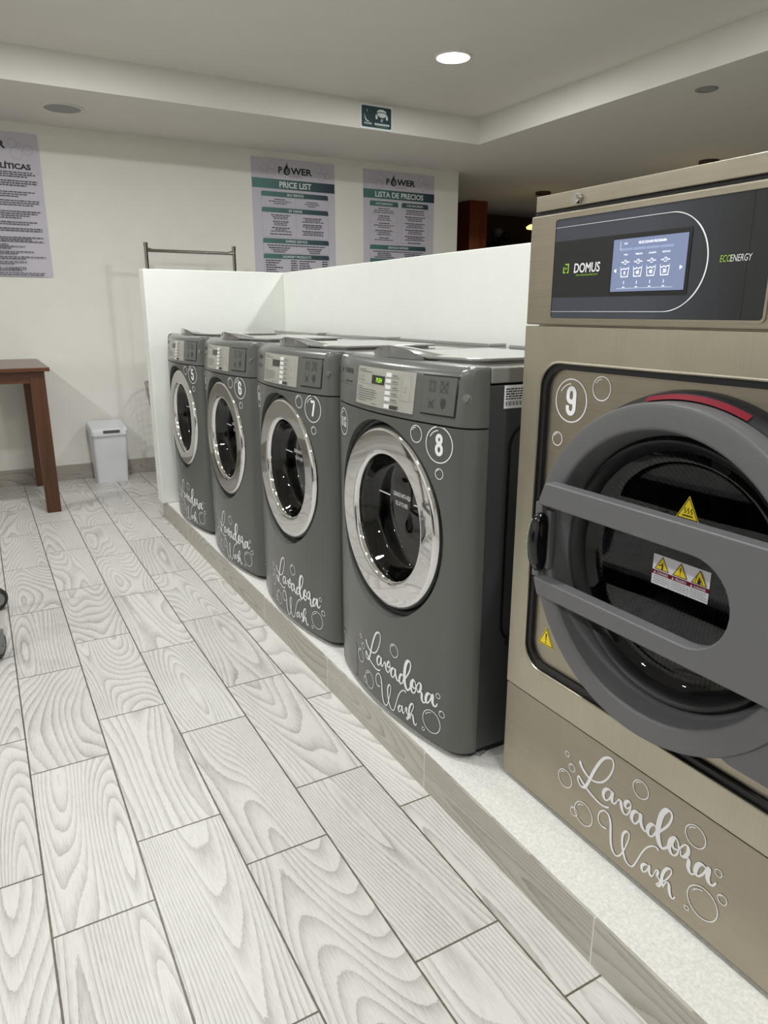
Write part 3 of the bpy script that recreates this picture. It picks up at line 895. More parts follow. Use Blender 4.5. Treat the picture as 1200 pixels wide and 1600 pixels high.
def make_washer(num, xo, yo, label, lit=False):
    t = thing('washing_machine', label, 'washing machine', (xo, yo, PL), -PI / 2, 'grey front loaders in a row on the plinth')
    P = {}
    for k in ('cabinet', 'base_skirt', 'front_panel', 'control_fascia', 'top_cover', 'detergent_lid', 'door_gasket', 'door_ring', 'door_glass', 'drum'):
        P[k] = link(k, WM[k], t)
    for i in range(3): link('drum_paddle', WM['drum_paddle%d' % i], P['drum'])
    link('fill_line', WM['fill_line'], P['door_glass'])
    cp = link('control_plate', WM['control_plate'], t)
    link('control_print', WM['control_print'], cp)
    d = link('display', WM['display'], cp)
    if lit: d['label'] = 'lit green display'
    if lit: link('display_digits', WM['digits'], cp)
    for i in range(6): link('push_button', WM['push_button%d' % i], cp)
    link('coin_frame', WM['coin_frame'], t)
    cc = link('coin_cover', WM['coin_cover'], t); link('pictogram', WM['pictogram'], cc)
    link('key_lock', WM['key_lock'], t)
    link('name_plate', WM['name_plate'], t)
    h = link('service_hatch', WM['service_hatch'], t); link('screw', WM['screw'], h)
    for i in range(4): link('foot', WM['foot%d' % i], t)
    lt = link('lettering', WM['lettering'], t); link('bubble_print', WM['bubble_print'], lt)
    f = on_front(0.0012)
    n = MB().digits(str(num), 0.2475, 0.806 - 0.026, 0.052, f)
    bubble(n, 0.247, 0.806, 0.0425, 0.0026, f)
    bubble(n, 0.168, 0.8215, 0.0205, 0.0020, f); bubble(n, 0.250, 0.7375, 0.0125, 0.0018, f)
    n.build('number_sticker', 'vinyl_white', t, smooth=0)
    n = MB().digits('8 KG', -0.252, 0.796 - 0.015, 0.030, f, w=0.44, k=0.125)
    bubble(n, -0.252, 0.796, 0.0385, 0.0024, f)
    n.build('capacity_sticker', 'vinyl_white', t, smooth=0)
    rl = link('rating_label', WM['side_label'], t); link('label_print', WM['label_print'], rl)
    link('side_emboss', WM['side_panel'], t); link('hose_outlet', WM['hose_outlet'], t)
    return t
XW = 0.906
make_washer(8, XW, 0.983, 'dark grey front-load washer numbered 8, nearest of its row, green lit display', True)
make_washer(7, XW, 1.705, 'dark grey front-load washer numbered 7 between machines 6 and 8')
make_washer(6, XW, 2.427, 'dark grey front-load washer numbered 6 between machines 5 and 7')
make_washer(5, XW, 3.149, 'dark grey front-load washer numbered 5, farthest, beside the white low wall')

# ------------------------------------------------------------------ the big stainless washer
def make_big_washer():
    HB = 0.4175
    t = thing('industrial_washer', 'tall stainless steel washer numbered 9 with a big grey round door and touch screen', 'washing machine', (1.028, 0.15, PL), -PI / 2)
    DX, DZ = 0.008, 0.665   # centre of the door
    cab = MB().box(-HB + 0.004, HB - 0.004, 0.03, 0.90, 0.012, 1.275, 0.003)
    cut(cab, MB().lathe([(0, -0.1), (0.241, -0.1), (0.241, 0.60), (0, 0.60)], (DX, 0, DZ), 'y', 96)).build('cabinet', 'stainless_upright', t)
    MB().box(-HB + 0.018, HB - 0.018, 0.012, 0.86, 0.0, 0.013).build('plinth_strip', 'print_dark', t)
    MB().box(-HB, HB, 0.0, 0.03, 0.012, 0.2545, 0.003).build('lower_panel', 'stainless', t)
    hole = rrect(-0.3655, 0.3655, 0.328, 1.006, 0.055, 10)
    fr = MB().prism([(-HB, 0.2565), (HB, 0.2565), (HB, 1.0755), (-HB, 1.0755)], 0.0, 0.0285, 'xz', holes=[hole])
    # rolled edge round the opening
    fr.tube([(x, 0.002, z) for x, z in rrect(-0.3665, 0.3665, 0.327, 1.007, 0.056, 10)], 0.003, 8, cyclic=True)
    fr.build('front_frame', 'stainless_upright', t, smooth=30)
    MB().prism(rrect(-0.3645, 0.3645, 0.329, 1.005, 0.054, 10), 0.0065, 0.0285, 'xz', holes=[rrect(-0.352, 0.352, 0.342, 0.993, 0.045, 10)]).build('seal', 'rubber_black', t, smooth=30)
    rc = MB().prism(rrect(-0.3515, 0.3515, 0.3435, 0.992, 0.044, 10), 0.016, 0.0285, 'xz', holes=[circle(DX, DZ, 0.292, 96)])
    rc.build('inner_panel', 'stainless', t, smooth=30)
    MB().box(-HB, HB, 0.0, 0.03, 1.0785, 1.2855, 0.003).build('control_box', 'stainless', t)
    MB().box(-HB + 0.004, HB - 0.004, 0.006, 0.90, 1.2855, 1.2925).build('lid_gap', 'seam_black', t)
    MB().box(-HB + 0.0115, HB, 0.0, 0.92, 1.2925, 1.3215, 0.002).build('lid', 'stainless', t)
    lk = MB().tube([(-0.288, -0.001, 1.3045), (-0.288, -0.009, 1.3045)], 0.0088, 20).tube([(-0.288, -0.009, 1.3045), (-0.288, -0.012, 1.3045)], 0.0060, 16)
    lk.build('key_lock', 'chrome', t)
    # control glass
    PX0, PX1, PZ0, PZ1 = -0.343, 0.107, 1.0915, 1.273
    fp = MB().prism(rrect(PX0 - 0.004, PX1 + 0.004, PZ0 - 0.004, PZ1 + 0.004, 0.009, 6), -0.0025, 0.001, 'xz', holes=[rrect(PX0, PX1, PZ0, PZ1, 0.006, 6)])
    fp.build('panel_rim', 'stainless', t)
    cp = MB().prism(rrect(PX0, PX1, PZ0, PZ1, 0.006, 6), -0.001, 0.001, 'xz').build('control_panel', 'panel_black', t)
    def pill(x0, xc, zc, r, n=24):
        pts = [(x0, zc - r)] + [(xc + r * math.sin(PI * i / n), zc - r * math.cos(PI * i / n)) for i in range(n + 1)] + [(x0, zc + r)]
        return pts
    zc = 1.181
    MB().rect2d(PX0 + 0.0005, 0.07, PZ0 + 0.0005, PZ1 - 0.0005, flat(-0.0013)).build('panel_sheen_field', 'panel_slate_sheen', cp, smooth=0)
    MB().rect2d(PX0, -0.030, 1.1305, 1.2330, flat(-0.0017)).build('panel_band', 'panel_black', cp, smooth=0)
    n = 30
    arc = [(PX0, zc - 0.0770)] + [(-0.074 + 0.077 * math.sin(PI * i / n), zc - 0.077 * math.cos(PI * i / n)) for i in range(n + 1)] + [(PX0, zc + 0.077)]
    ln = MB()
    ln.ribbon(arc, 0.0016, flat(-0.0019), calli=False, sub=1)
    ln.ribbon(arc[6:27], 0.0026, flat(-0.0020), calli=False, sub=1)
    ln.build('panel_outline', 'vinyl_white', cp, smooth=0)
    f = flat(-0.0019)
    MB().text('DOMUS', -0.254, 1.1745, 0.0172, f, bold=0.018, wx=0.80, maxw=0.072, slant=0.06).build('maker_name', 'vinyl_white', cp, smooth=0)
    g = MB()
    for x0, x1, z0, z1 in ((-0.3155, -0.3130, 1.1745, 1.186), (-0.3155, -0.3095, 1.1745, 1.1768), (-0.3105, -0.3005, 1.1893, 1.1915), (-0.3030, -0.3005, 1.1765, 1.1915), (-0.3055, -0.3005, 1.1745, 1.1768)):
        g.rect2d(x0, x1, z0, z1, f)
    g.poly2d(circle(-0.308, 1.183, 0.0021, 14), f)
    g.text('www.domuslaundry.com', -0.253, 1.1685, 0.0040, f, maxw=0.066)
    g.text('ECO', 0.0245, 1.1765, 0.0105, f, 'l', wx=0.66, bold=-0.004, slant=0.10)
    g.build('maker_emblem', 'print_green', cp, smooth=0)
    MB().text('ENERGY', 0.0420, 1.1765, 0.0105, f, 'l', wx=0.66, bold=-0.006, slant=0.10).build('energy_mark', 'vinyl_white', cp, smooth=0)
    # touch screen
    SX0, SX1, SZ0, SZ1 = -0.1908, -0.0358, 1.1380, 1.2248
    MB().box(SX0 - 0.004, SX1 + 0.006, -0.0024, -0.0012, SZ0 - 0.006, SZ1 + 0.006).build('screen_bezel', 'seam_black', cp)
    sc = MB().box(SX0, SX1, -0.0030, -0.0022, SZ0, SZ1).build('touch_screen', 'screen_blue', t)
    f = flat(-0.0034)
    b = MB()
    for i in range(4): b.rect2d(-0.174 + i * 0.0285, -0.1475 + i * 0.0285, 1.2055, 1.2095, f)
    b.build('screen_tabs', 'screen_bar', sc, smooth=0)
    s = MB()
    s.text('SELECCIONAR PROGRAMA', -0.106, 1.2150, 0.0042, f, bold=0.012, maxw=0.058).text('12:00', -0.163, 1.2155, 0.0034, f, wx=0.8)
    s.rect2d(-0.1745, -0.1740, 1.207, 1.221, f)
    s.poly2d([(-0.1855, 1.173), (-0.1800, 1.1765), (-0.1800, 1.1695)], f); s.poly2d([(-0.0410, 1.173), (-0.0465, 1.1765), (-0.0465, 1.1695)], f)
    for i, (nm, tmp) in enumerate((('FRIO', '0'), ('TEMPLADO', '40'), ('CALIENTE', '40'), ('DELICADO', '30'))):
        x = -0.1605 + i * 0.0285
        s.text(nm, x, 1.1975, 0.0027, f, bold=0.01, maxw=0.0155)
        s.ring2d(x, 1.1865, 0.0035, 0.0007, f, 20); s.rect2d(x - 0.0003, x + 0.0003, 1.1865, 1.1892, f); s.rect2d(x, x + 0.002, 1.1862, 1.1868, f)
        s.rect2d(x - 0.0090, x - 0.0048, 1.1857, 1.1872, f); s.rect2d(x + 0.0048, x + 0.0088, 1.1857, 1.1872, f)
        w = [(x - 0.0095, 1.1795), (x - 0.0072, 1.1630), (x - 0.0062, 1.1625), (x + 0.0062, 1.1625), (x + 0.0072, 1.1630), (x + 0.0095, 1.1795)]
        s.ribbon(w, 0.0013, f, calli=False, sub=3)
        s.ribbon([(x - 0.0088, 1.1758), (x - 0.005, 1.1745), (x - 0.002, 1.1765), (x + 0.002, 1.1745), (x + 0.005, 1.1765), (x + 0.0088, 1.1755)], 0.0012, f, calli=False)
        s.text(tmp, x, 1.1660, 0.0062, f, bold=0.02, wx=0.85)
        s.text('1', x, 1.1500, 0.0058, f, bold=0.012); s.rect2d(x - 0.0025, x + 0.0025, 1.1445, 1.1458, f)
    s.rect2d(SX0 + 0.015, SX1 - 0.02, 1.1430, 1.1433, f)
    s.build('screen_icons', 'screen_white', sc, smooth=0)
    # number and bubbles on the inner panel, caution triangle
    f = flat(0.0152)
    nb = MB().digits('9', -0.287, 0.933 - 0.0275, 0.055, f)
    bubble(nb, -0.287, 0.933, 0.0425, 0.0026, f); bubble(nb, -0.2085, 0.9638, 0.0225, 0.0020, f); bubble(nb, -0.3185, 0.852, 0.0138, 0.0018, f)
    nb.build('number_sticker', 'vinyl_white', t, smooth=0)
    def triangle(parent, x, z, h, y, hot=False):
        w = h * 0.56
        tri = lambda k: [(x - w * k, z - h * 0.36 * k - (1 - k) * 0.0), (x + w * k, z - h * 0.36 * k), (x, z + h * 0.64 * k)]
        tp = MB().poly2d(tri(1.0), flat(y)).build('caution_triangle', 'warning_yellow', parent, smooth=0)
        m = MB()
        o, i2 = tri(0.90), tri(0.80)
        m.add(o + i2, [(0, 1, 4, 3), (1, 2, 5, 4), (2, 0, 3, 5)], 0, flat(y - 0.0004))
        if hot:
            for k in (-1, 0, 1):
                q = x + k * h * 0.15
                m.ribbon([(q, z - h * 0.10), (q + h * 0.05, z - h * 0.02), (q - h * 0.02, z + h * 0.06), (q + h * 0.04, z + h * 0.15)], h * 0.035, flat(y - 0.0004), calli=False)
            m.rect2d(x - h * 0.25, x + h * 0.25, z - h * 0.21, z - h * 0.16, flat(y - 0.0004))
        else:
            m.poly2d([(x - h * 0.045, z + h * 0.30), (x - h * 0.022, z - h * 0.08), (x + h * 0.022, z - h * 0.08), (x + h * 0.045, z + h * 0.30)], flat(y - 0.0004))
            m.poly2d(circle(x, z - h * 0.19, h * 0.042, 12), flat(y - 0.0004))
        m.build('triangle_symbol', 'ink_black', tp, smooth=0)
    triangle(t, -0.311, 0.403, 0.044, 0.0152)
    # door
    c = (DX, 0, DZ)
    MB().lathe([(0.2915, 0.020), (0.2915, -0.016), (0.300, -0.018), (0.312, -0.006), (0.316, 0.0155), (0.296, 0.0160)], c, 'y', 128, closed=True).build('door_seal', 'rubber_black', t)
    rl = MB()
    vs, fs = [], []
    rl.lathe([(0.302, -0.0190), (0.3100, -0.0104)], c, 'y', 40, math.radians(69), math.radians(106))
    rs = rl.build('warning_strip', 'warning_red', t, smooth=0)
    m = MB()
    for a in (97, 91, 88.5, 87, 85.5, 84, 82.5, 78, 76, 74.5):
        rr = math.radians(a); r0 = 0.3070
        m.lathe([(r0 - 0.0022, -0.0150), (r0 + 0.0022, -0.0102)], c, 'y', 3, rr, rr + 0.012)
    m.build('warning_print', 'label_white', rs, smooth=0)
    MB().lathe([(0.292, 0.016), (0.2990, -0.018), (0.2995, -0.052), (0.2965, -0.0575), (0.290, -0.0590), (0.260, -0.0590), (0.2555, -0.0575), (0.2525, -0.0530), (0.2400, -0.006), (0.2380, 0.004), (0.25, 0.016)], c, 'y', 160, closed=True).build('door_ring', 'door_grey', t, smooth=45)
    MB().lathe([(0.2405, -0.010), (0.2340, -0.018), (0.2250, -0.015), (0.2130, 0.006), (0.2130, 0.040), (0.2405, 0.040)], c, 'y', 128, closed=True).build('door_gasket', 'rubber_black', t, smooth=45)
    gl = MB().lathe([(0.2140, 0.004), (0.207, 0.010), (0.196, 0.018), (0.185, 0.0212), (0.10, 0.0222), (0.0, 0.0225)], c, 'y', 96).build('door_glass', 'smoked_glass', t, smooth=60)
    dr = MB().lathe([(0.236, 0.042), (0.236, 0.545)], (0, 0, 0), 'y', 96).build('drum', 'drum_perforated', t, (DX, 0, DZ))
    MB().lathe([(0.236, 0.545), (0.20, 0.56), (0.0, 0.565)], (0, 0, 0), 'y', 96).build('drum_back', 'tub_dark', dr)
    for k in range(3):
        a = math.radians(-35 + 120 * k)
        m = MB().prism([(0.236, -0.045), (0.17, -0.012), (0.17, 0.012), (0.236, 0.045)], 0.07, 0.54, 'xz', fn=lambda x, y, z, a=a: (x * math.cos(a) - z * math.sin(a), y, x * math.sin(a) + z * math.cos(a)))
        m.build('drum_paddle', 'drum_steel', dr, smooth=30)
    # band across the ring with its slot and hinge plate
    R = 0.275
    def on_circle(z): return DX - math.sqrt(R * R - (z - DZ) ** 2)
    zt, zb, s1, s0, rs_, xe = 0.7865, 0.5545, 0.7405, 0.5890, 0.0757, 0.098
    pts = []
    for i in range(5):
        z = s1 + (zt - s1) * i / 4; pts.append((on_circle(z), z))
    pts += [(0.372, zt), (0.380, zt - 0.008), (0.380, zb + 0.008), (0.372, zb)]
    for i in range(5):
        z = zb + (s0 - zb) * i / 4; pts.append((on_circle(z), z))
    zc = (s1 + s0) / 2
    for i in range(17):
        a = -PI / 2 + PI * i / 16
        pts.append((xe + rs_ * math.cos(a), zc + (s1 - s0) / 2 * math.sin(a)))
    MB().prism(pts, -0.084, -0.054, 'xz', bev=0.0035, seg=3).build('door_band', 'door_grey', t, smooth=35)
    hp = MB().prism(rrect(0.16, 0.405, 0.410, 0.92, 0.03, 8), -0.053, -0.030, 'xz', bev=0.004).box(0.34, 0.40, -0.03, 0.016, 0.47, 0.86, 0.003)
    # keep the hinge plate outside the glazed opening
    hp = cut(hp, MB().lathe([(0, -0.2), (0.2955, -0.2), (0.2955, 0.2), (0, 0.2)], c, 'y', 128))
    hp.build('hinge_plate', 'door_grey', t, smooth=35)
    # latch: bracket, black knob, bolt
    lb = MB().box(-0.262, -0.236, -0.066, -0.050, 0.606, 0.728, 0.003).box(-0.270, -0.250, -0.076, -0.048, 0.712, 0.742, 0.002).box(-0.270, -0.250, -0.076, -0.048, 0.587, 0.612, 0.002)
    lb = lb.build('latch_bracket', 'door_grey', t)
    k = MB().lathe([(0.0, -0.0125), (0.030, -0.0125), (0.0400, -0.0085), (0.0425, 0.0), (0.0400, 0.0085), (0.030, 0.0125), (0, 0.0125)], (0, 0, 0), 'x', 40)
    kv = [(x, y * 0.58, z * 1.45) for x, y, z in k.v]
    k.v = [(-0.252 + x, -0.076 + y, 0.662 + z) for x, y, z in kv]
    kn = k.build('latch_knob', 'rubber_gloss', t, smooth=50)
    st = MB()
    for i in range(9):
        a = math.radians(100 + i * 20)
        y, z = 0.0205 * math.cos(a), 0.052 * math.sin(a)
        st.lathe([(0.0, -0.0028), (0.0022, -0.001), (0.0022, 0.001), (0, 0.0028)], (-0.264, -0.076 + y, 0.662 + z), 'x', 10)
    st.build('knob_stud', 'chrome', kn)
    MB().cyl((-0.272, -0.078, 0.667), (-0.246, -0.078, 0.667), 0.0045, seg=12).build('latch_bolt', 'chrome', lb)
    # stickers inside the glass
    triangle(gl, 0.005, 0.7745, 0.043, 0.0214, True)
    wl = MB().rect2d(-0.055, 0.064, 0.6245, 0.6815, flat(0.0216)).build('warning_label', 'label_white', gl, smooth=0)
    m = MB().rect2d(-0.055, 0.064, 0.6440, 0.6520, flat(0.0212), mi=1)
    for i in range(3):
        x = -0.0345 + i * 0.0395
        h = 0.026; z = 0.6635; w = h * 0.60
        m.poly2d([(x - w, z - h * 0.36), (x + w, z - h * 0.36), (x, z + h * 0.64)], flat(0.0212), 2)
        o = [(x - w, z - h * 0.36), (x + w, z - h * 0.36), (x, z + h * 0.64)]; q = [(x - w * .86, z - h * 0.31), (x + w * .86, z - h * 0.31), (x, z + h * 0.54)]
        m.add(o + q, [(0, 1, 4, 3), (1, 2, 5, 4), (2, 0, 3, 5)], 3, flat(0.0209))
        if i == 1:
            m.poly2d([(x - 0.0012, z + 0.008), (x - 0.0006, z - 0.002), (x + 0.0006, z - 0.002), (x + 0.0012, z + 0.008)], flat(0.0209), 3); m.poly2d(circle(x, z - 0.005, 0.0011, 10), flat(0.0209), 3)
        elif i == 0:
            m.poly2d(circle(x + 0.001, z + 0.0035, 0.0014, 10), flat(0.0209), 3); m.poly2d([(x - 0.0006, z + 0.002), (x + 0.0026, z + 0.002), (x + 0.0026, z - 0.0085), (x - 0.0006, z - 0.0085)], flat(0.0209), 3); m.poly2d([(x - 0.007, z - 0.0005), (x, z + 0.0015), (x, z), (x - 0.007, z - 0.003)], flat(0.0209), 3)
        else:
            m.poly2d(circle(x, z + 0.001, 0.0020, 12), flat(0.0209), 3); m.poly2d([(x - 0.0035, z - 0.001), (x + 0.0035, z - 0.001), (x + 0.003, z - 0.009), (x - 0.003, z - 0.009)], flat(0.0209), 3)
            m.poly2d([(x - 0.0085, z - 0.0065), (x - 0.0072, z - 0.0070), (x - 0.0045, z + 0.004), (x - 0.0055, z + 0.0045)], flat(0.0209), 3); m.poly2d([(x + 0.0085, z - 0.0065), (x + 0.0072, z - 0.0070), (x + 0.0030, z - 0.001), (x + 0.0040, z)], flat(0.0209), 3)
        m.text(('DANGER', 'PELIGRO', 'DANGER')[i], x + 0.003, 0.6458, 0.0044, flat(0.0209), bold=0.01, maxw=0.026)
        m.poly2d([(x - 0.0165, 0.6460), (x - 0.0115, 0.6460), (x - 0.0140, 0.6503)], flat(0.0209))
        rnd = random.Random(i)
        for j in range(4):
            xx = x - 0.016
            while xx < x + 0.014:
                w = rnd.uniform(0.002, 0.006); m.rect2d(xx, xx + w, 0.6405 - j * 0.0038, 0.6414 - j * 0.0038, flat(0.0212), 4); xx += w + 0.0011
    for xx in (-0.0150, 0.0245): m.rect2d(xx - 0.0003, xx + 0.0003, 0.6245, 0.644, flat(0.0212), 4)
    m.build('label_print', ['label_white', 'warning_red', 'warning_yellow', 'ink_black', 'ink_body'], wl, smooth=0)
    # brush lettering on the lower panel
    a, b = script_lettering(flat(-0.0008), 1.0, 0.0, 0.0)
    lt = a.build('lettering', 'vinyl_white', t, smooth=0); b.build('bubble_print', 'vinyl_white', lt, smooth=0)
pm('rubber_gloss', (14, 14, 15), 0.12, spec=0.6, var=0.05)
make_big_washer()

# ------------------------------------------------------------------ recessed lamps and ceiling fittings
def downlight(x, y, label):
    t = thing('downlight', label, 'ceiling light', (x, y, CT), 0, 'round downlights in the tray ceiling')
    MB().lathe([(0.104, 0.001), (0.104, -0.005), (0.100, -0.008), (0.092, -0.008), (0.090, -0.003), (0.090, 0.001)], (0, 0, 0), 'z', 48, closed=True).build('trim_ring', 'lamp_trim', t)
    MB().lathe([(0.0905, -0.0035), (0.0, -0.0035)], (0, 0, 0), 'z', 48).build('diffuser', 'lamp_diffuser', t)
    L = bpy.data.lights.new('downlight_light', 'AREA')
    L.shape = 'DISK'; L.size = 0.175; L.energy = LAMP_WATTS; L.color = LAMP_COLOR
    o = bpy.data.objects.new('light', L); COL.objects.link(o)
    o.parent = t; o.location = (0, 0, -0.009)
for x, y in LAMP_SPOTS:
    vis = (x, y) == (2.55, 3.1)
    where = 'above the dark far corner' if vis else 'above the %s %s' % ({-1.35: 'left side', 0.6: 'walkway', 2.55: 'room behind the low wall'}[x], {3.1: 'at the far end', 1.15: 'beside the machines', -0.8: 'behind the viewer'}[y])
    downlight(x, y, 'lit round downlight in the tray ceiling' if vis else 'round downlight in the tray ceiling ' + where)

t = thing('ceiling_speaker', 'round flush ceiling speaker with grey grille in the lowered ceiling', 'speaker', (0.678, 4.535, CL))
MB().lathe([(0.122, 0.001), (0.122, -0.004), (0.116, -0.007), (0.105, -0.006), (0.105, 0.001)], (0, 0, 0), 'z', 48, closed=True).build('rim', 'ceiling_paint', t)
MB().lathe([(0.1055, -0.0035), (0.06, -0.0055), (0.0, -0.006)], (0, 0, 0), 'z', 48).build('grille', 'grille_grey', t)
t = thing('ceiling_sensor', 'small round flush fitting in the ceiling above the stainless washer', 'sensor', (3.738, 2.357, CL))
MB().lathe([(0.060, 0.001), (0.060, -0.004), (0.054, -0.007), (0.040, -0.0065), (0.038, -0.002), (0.038, 0.001)], (0, 0, 0), 'z', 40, closed=True).build('rim', 'camera_white', t)
MB().lathe([(0.0385, -0.003), (0.012, -0.006), (0.0, -0.0065)], (0, 0, 0), 'z', 40).build('lens', 'grille_grey', t)

def pendant(x, y, label):
    t = thing('pendant_lamp', label, 'pendant lamp', (x, y, CL), 0, 'pendant lamps in the dim room')
    MB().lathe([(0.0, 0.0), (0.078, 0.0), (0.078, -0.022), (0.070, -0.026), (0.0, -0.026)], (0, 0, 0), 'z', 32).build('canopy', 'pendant_brown', t)
    MB().cyl((0, 0, -0.024), (0, 0, -0.20), 0.004, seg=8).cyl((0, 0, -0.19), (0, 0, -0.235), 0.022, seg=16).build('cord', 'pendant_brown', t)
    sh = MB().lathe([(0.022, -0.205), (0.030, -0.212), (0.128, -0.315), (0.130, -0.320), (0.126, -0.320), (0.026, -0.218)], (0, 0, 0), 'z', 40).build('shade', 'pendant_brown', t)
    MB().lathe([(0.127, -0.316), (0.155, -0.335), (0.150, -0.352), (0.05, -0.352), (0.0, -0.352)], (0, 0, 0), 'z', 40).build('diffuser', 'pendant_glow', t)
    L = bpy.data.lights.new('pendant_light', 'AREA')
    L.shape = 'DISK'; L.size = 0.2; L.energy = PENDANT_WATTS; L.color = (1.0, 0.72, 0.42)
    o = bpy.data.objects.new('light', L); COL.objects.link(o); o.parent = t; o.location = (0, 0, -0.36)
pendant(5.34, 5.5, 'warm lit pendant lamp in the dim room, left of the stainless washer top')
pendant(5.44, 3.62, 'dark round pendant canopy on the ceiling above the stainless washer')

# ------------------------------------------------------------------ posters and the small sign
gradient_x('ink_band', (78, 122, 116), (40, 50, 66), 0.05, 0.70)
RND = random.Random(11)
def word_line(mb, xc, z, w, h, fn, left=False):
    x0 = xc if left else xc - w / 2
    x = x0
    while x < x0 + w - 0.004:
        k = min(RND.uniform(0.010, 0.030), x0 + w - x)
        mb.rect2d(x, x + k, z, z + h, fn)
        x += k + 0.0045
def word_block(mb, xc, z0, z1, wmax, fn, step=0.0145, gap=3):
    z = z0; i = 0
    while z > z1:
        if i % (gap + 1) != gap:
            word_line(mb, xc, z, wmax * RND.uniform(0.45, 1.0), 0.0062 if i % (gap + 1) else 0.0075, fn)
        z -= step * (1.0 if i % (gap + 1) != gap else 0.75); i += 1
def logo(P, H, W_, fn, k=1.0):
    """POWER with a flame-shaped drop for its O"""
    a = MB(); cx = W_ / 2
    a.text('P', cx - 0.131 * k, H - 0.100 * k, 0.047 * k, fn, 'l', bold=0.035)
    a.text('WER', cx - 0.028 * k, H - 0.100 * k, 0.047 * k, fn, 'l', bold=0.035, wx=1.25)
    x, z = cx - 0.060 * k, H - 0.082 * k
    drop = [(0.004, 0.066), (-0.002, 0.050), (-0.012, 0.032), (-0.025, 0.012), (-0.029, -0.006), (-0.022, -0.022), (-0.006, -0.030), (0.012, -0.027), (0.026, -0.014), (0.029, 0.002), (0.024, 0.016), (0.014, 0.026), (0.006, 0.040)]
    a.poly2d([(x + p * k, z + q * k) for p, q in drop], fn)
    a.build('logo', 'ink_navy', P, smooth=0)
    b = MB()
    g = lambda u, v: (fn(u, v)[0], fn(u, v)[1] - 0.0006, fn(u, v)[2])
    b.ribbon([(x + 0.010 * k, z + 0.016 * k), (x - 0.004 * k, z + 0.004 * k), (x - 0.004 * k, z - 0.014 * k), (x + 0.010 * k, z - 0.016 * k)], 0.006 * k, g, calli=False)
    b.ring2d(x + 0.012 * k, z - 0.004 * k, 0.006 * k, 0.003 * k, g, 16)
    b.build('logo_swirl', 'sheet_lilac', P, smooth=0)
def poster_bubbles(P, spots, fn):
    b = MB()
    for x, z, r in spots: b.ring2d(x, z, r, 0.0022, fn, 32)
    b.build('bubble_print', 'sheet_line', P, smooth=0)
def bar(mb, x0, x1, z0, z1, fn, r=0.014):
    p = [(x0, z0), (x1, z0)] + [(x1 - r + r * math.cos(a), z1 - r + r * math.sin(a)) for a in [PI / 2 * i / 5 for i in range(6)]] + [(x0 + r * math.cos(a), z1 - r + r * math.sin(a)) if False else (x0 + r + r * math.cos(a), z1 - r + r * math.sin(a)) for a in [PI / 2 + PI / 2 * i / 5 for i in range(6)]]
    mb.poly2d(p, fn)
def poster(x0, ztop, label, W_=0.70, H=0.90):
    t = thing('wall_poster', label, 'poster', (x0, YB - 0.0005, ztop - H))
    MB().box(0, W_, -0.004, 0, 0, H).build('sheet', 'sheet_lilac', t)
    return t
f1, f2 = flat(-0.0046), flat(-0.0052)
# house rules
P = poster(-0.134, 2.337, 'grey laundry rules poster with dense black text, at the left edge')
logo(P, 0.90, 0.70, f1)
poster_bubbles(P, [(0.545, 0.835, 0.027), (0.583, 0.828, 0.012), (0.565, 0.775, 0.036), (0.635, 0.800, 0.030), (0.150, 0.835, 0.026), (0.085, 0.800, 0.030), (0.150, 0.770, 0.034)], f1)
MB().text('POLÍTICAS', 0.640, 0.680, 0.033, f1, 'r', bold=0.045, wx=1.18).build('heading', 'ink_black', P, smooth=0)
b = MB()
b.text('LAUNDRETTE', 0.35, 0.772, 0.012, f1, wx=0.9)
for z, w in ((0.655, .60), (0.642, .62), (0.629, .52), (0.602, .64), (0.588, .64), (0.574, .5)): word_line(b, 0.35, z, w, 0.0075, f1)
z = 0.548
for blk in ((0.24, .60, .56, .50), (.62, .62, .58, .2), (.62, .60, .55, .5), (.6, .55), (.62, .62)):
    for i, w in enumerate(blk):
        word_line(b, 0.045, z, w, 0.0058, f1, True); z -= 0.0135
    z -= 0.013
z -= 0.004
for blk in ((0.24, .62, .55, .62), (.4, .5, .42), (.55, .45), (.62, .50), (0.5, .42), (.62, .62, .6), (.55, .62)):
    for i, w in enumerate(blk):
        if z < 0.075: break
        word_line(b, 0.045, z, w, 0.0058, f1, True); z -= 0.0125
    z -= 0.008
b.text('POWER LAUNDRETTE', 0.536, 0.050, 0.014, f1, 'r', bold=0.03, wx=1.2)
word_line(b, 0.36, 0.040, 0.30, 0.006, f1); word_line(b, 0.35, 0.022, 0.6, 0.0055, f1); word_line(b, 0.35, 0.010, 0.58, 0.0055, f1)
b.build('body_text', 'ink_body', P, smooth=0)
# English price list
P = poster(2.042, 2.350, 'grey price list poster in English with green bars, left of the Spanish one')
logo(P, 0.90, 0.70, f1)
poster_bubbles(P, [(0.098, 0.828, 0.025), (0.165, 0.850, 0.030), (0.155, 0.795, 0.032), (0.560, 0.855, 0.028), (0.615, 0.840, 0.022), (0.590, 0.800, 0.030), (0.640, 0.810, 0.022)], f1)
MB().text('LAUNDRETTE', 0.36, 0.773, 0.013, f1, wx=1.0).build('subtitle', 'ink_mauve', P, smooth=0)
b = MB().rect2d(0, 0.70, 0.684, 0.754, f1)
for z1, z0 in ((0.664, 0.627), (0.548, 0.512), (0.321, 0.284), (0.205, 0.169)): bar(b, 0.070, 0.640, z0, z1, f1)
b.build('green_bars', 'ink_band', P, smooth=0)
b = MB().text('PRICE LIST', 0.36, 0.698, 0.043, f2, bold=0.02, maxw=0.32)
for s, z in (('SELF SERVICE', 0.637), ('BY ORDER', 0.521), ('EXPRESS SERVICE', 0.294), ('LAUNDRY PRODUCTS', 0.178)): b.text(s, 0.355, z, 0.018, f2, bold=0.012, wx=1.0)
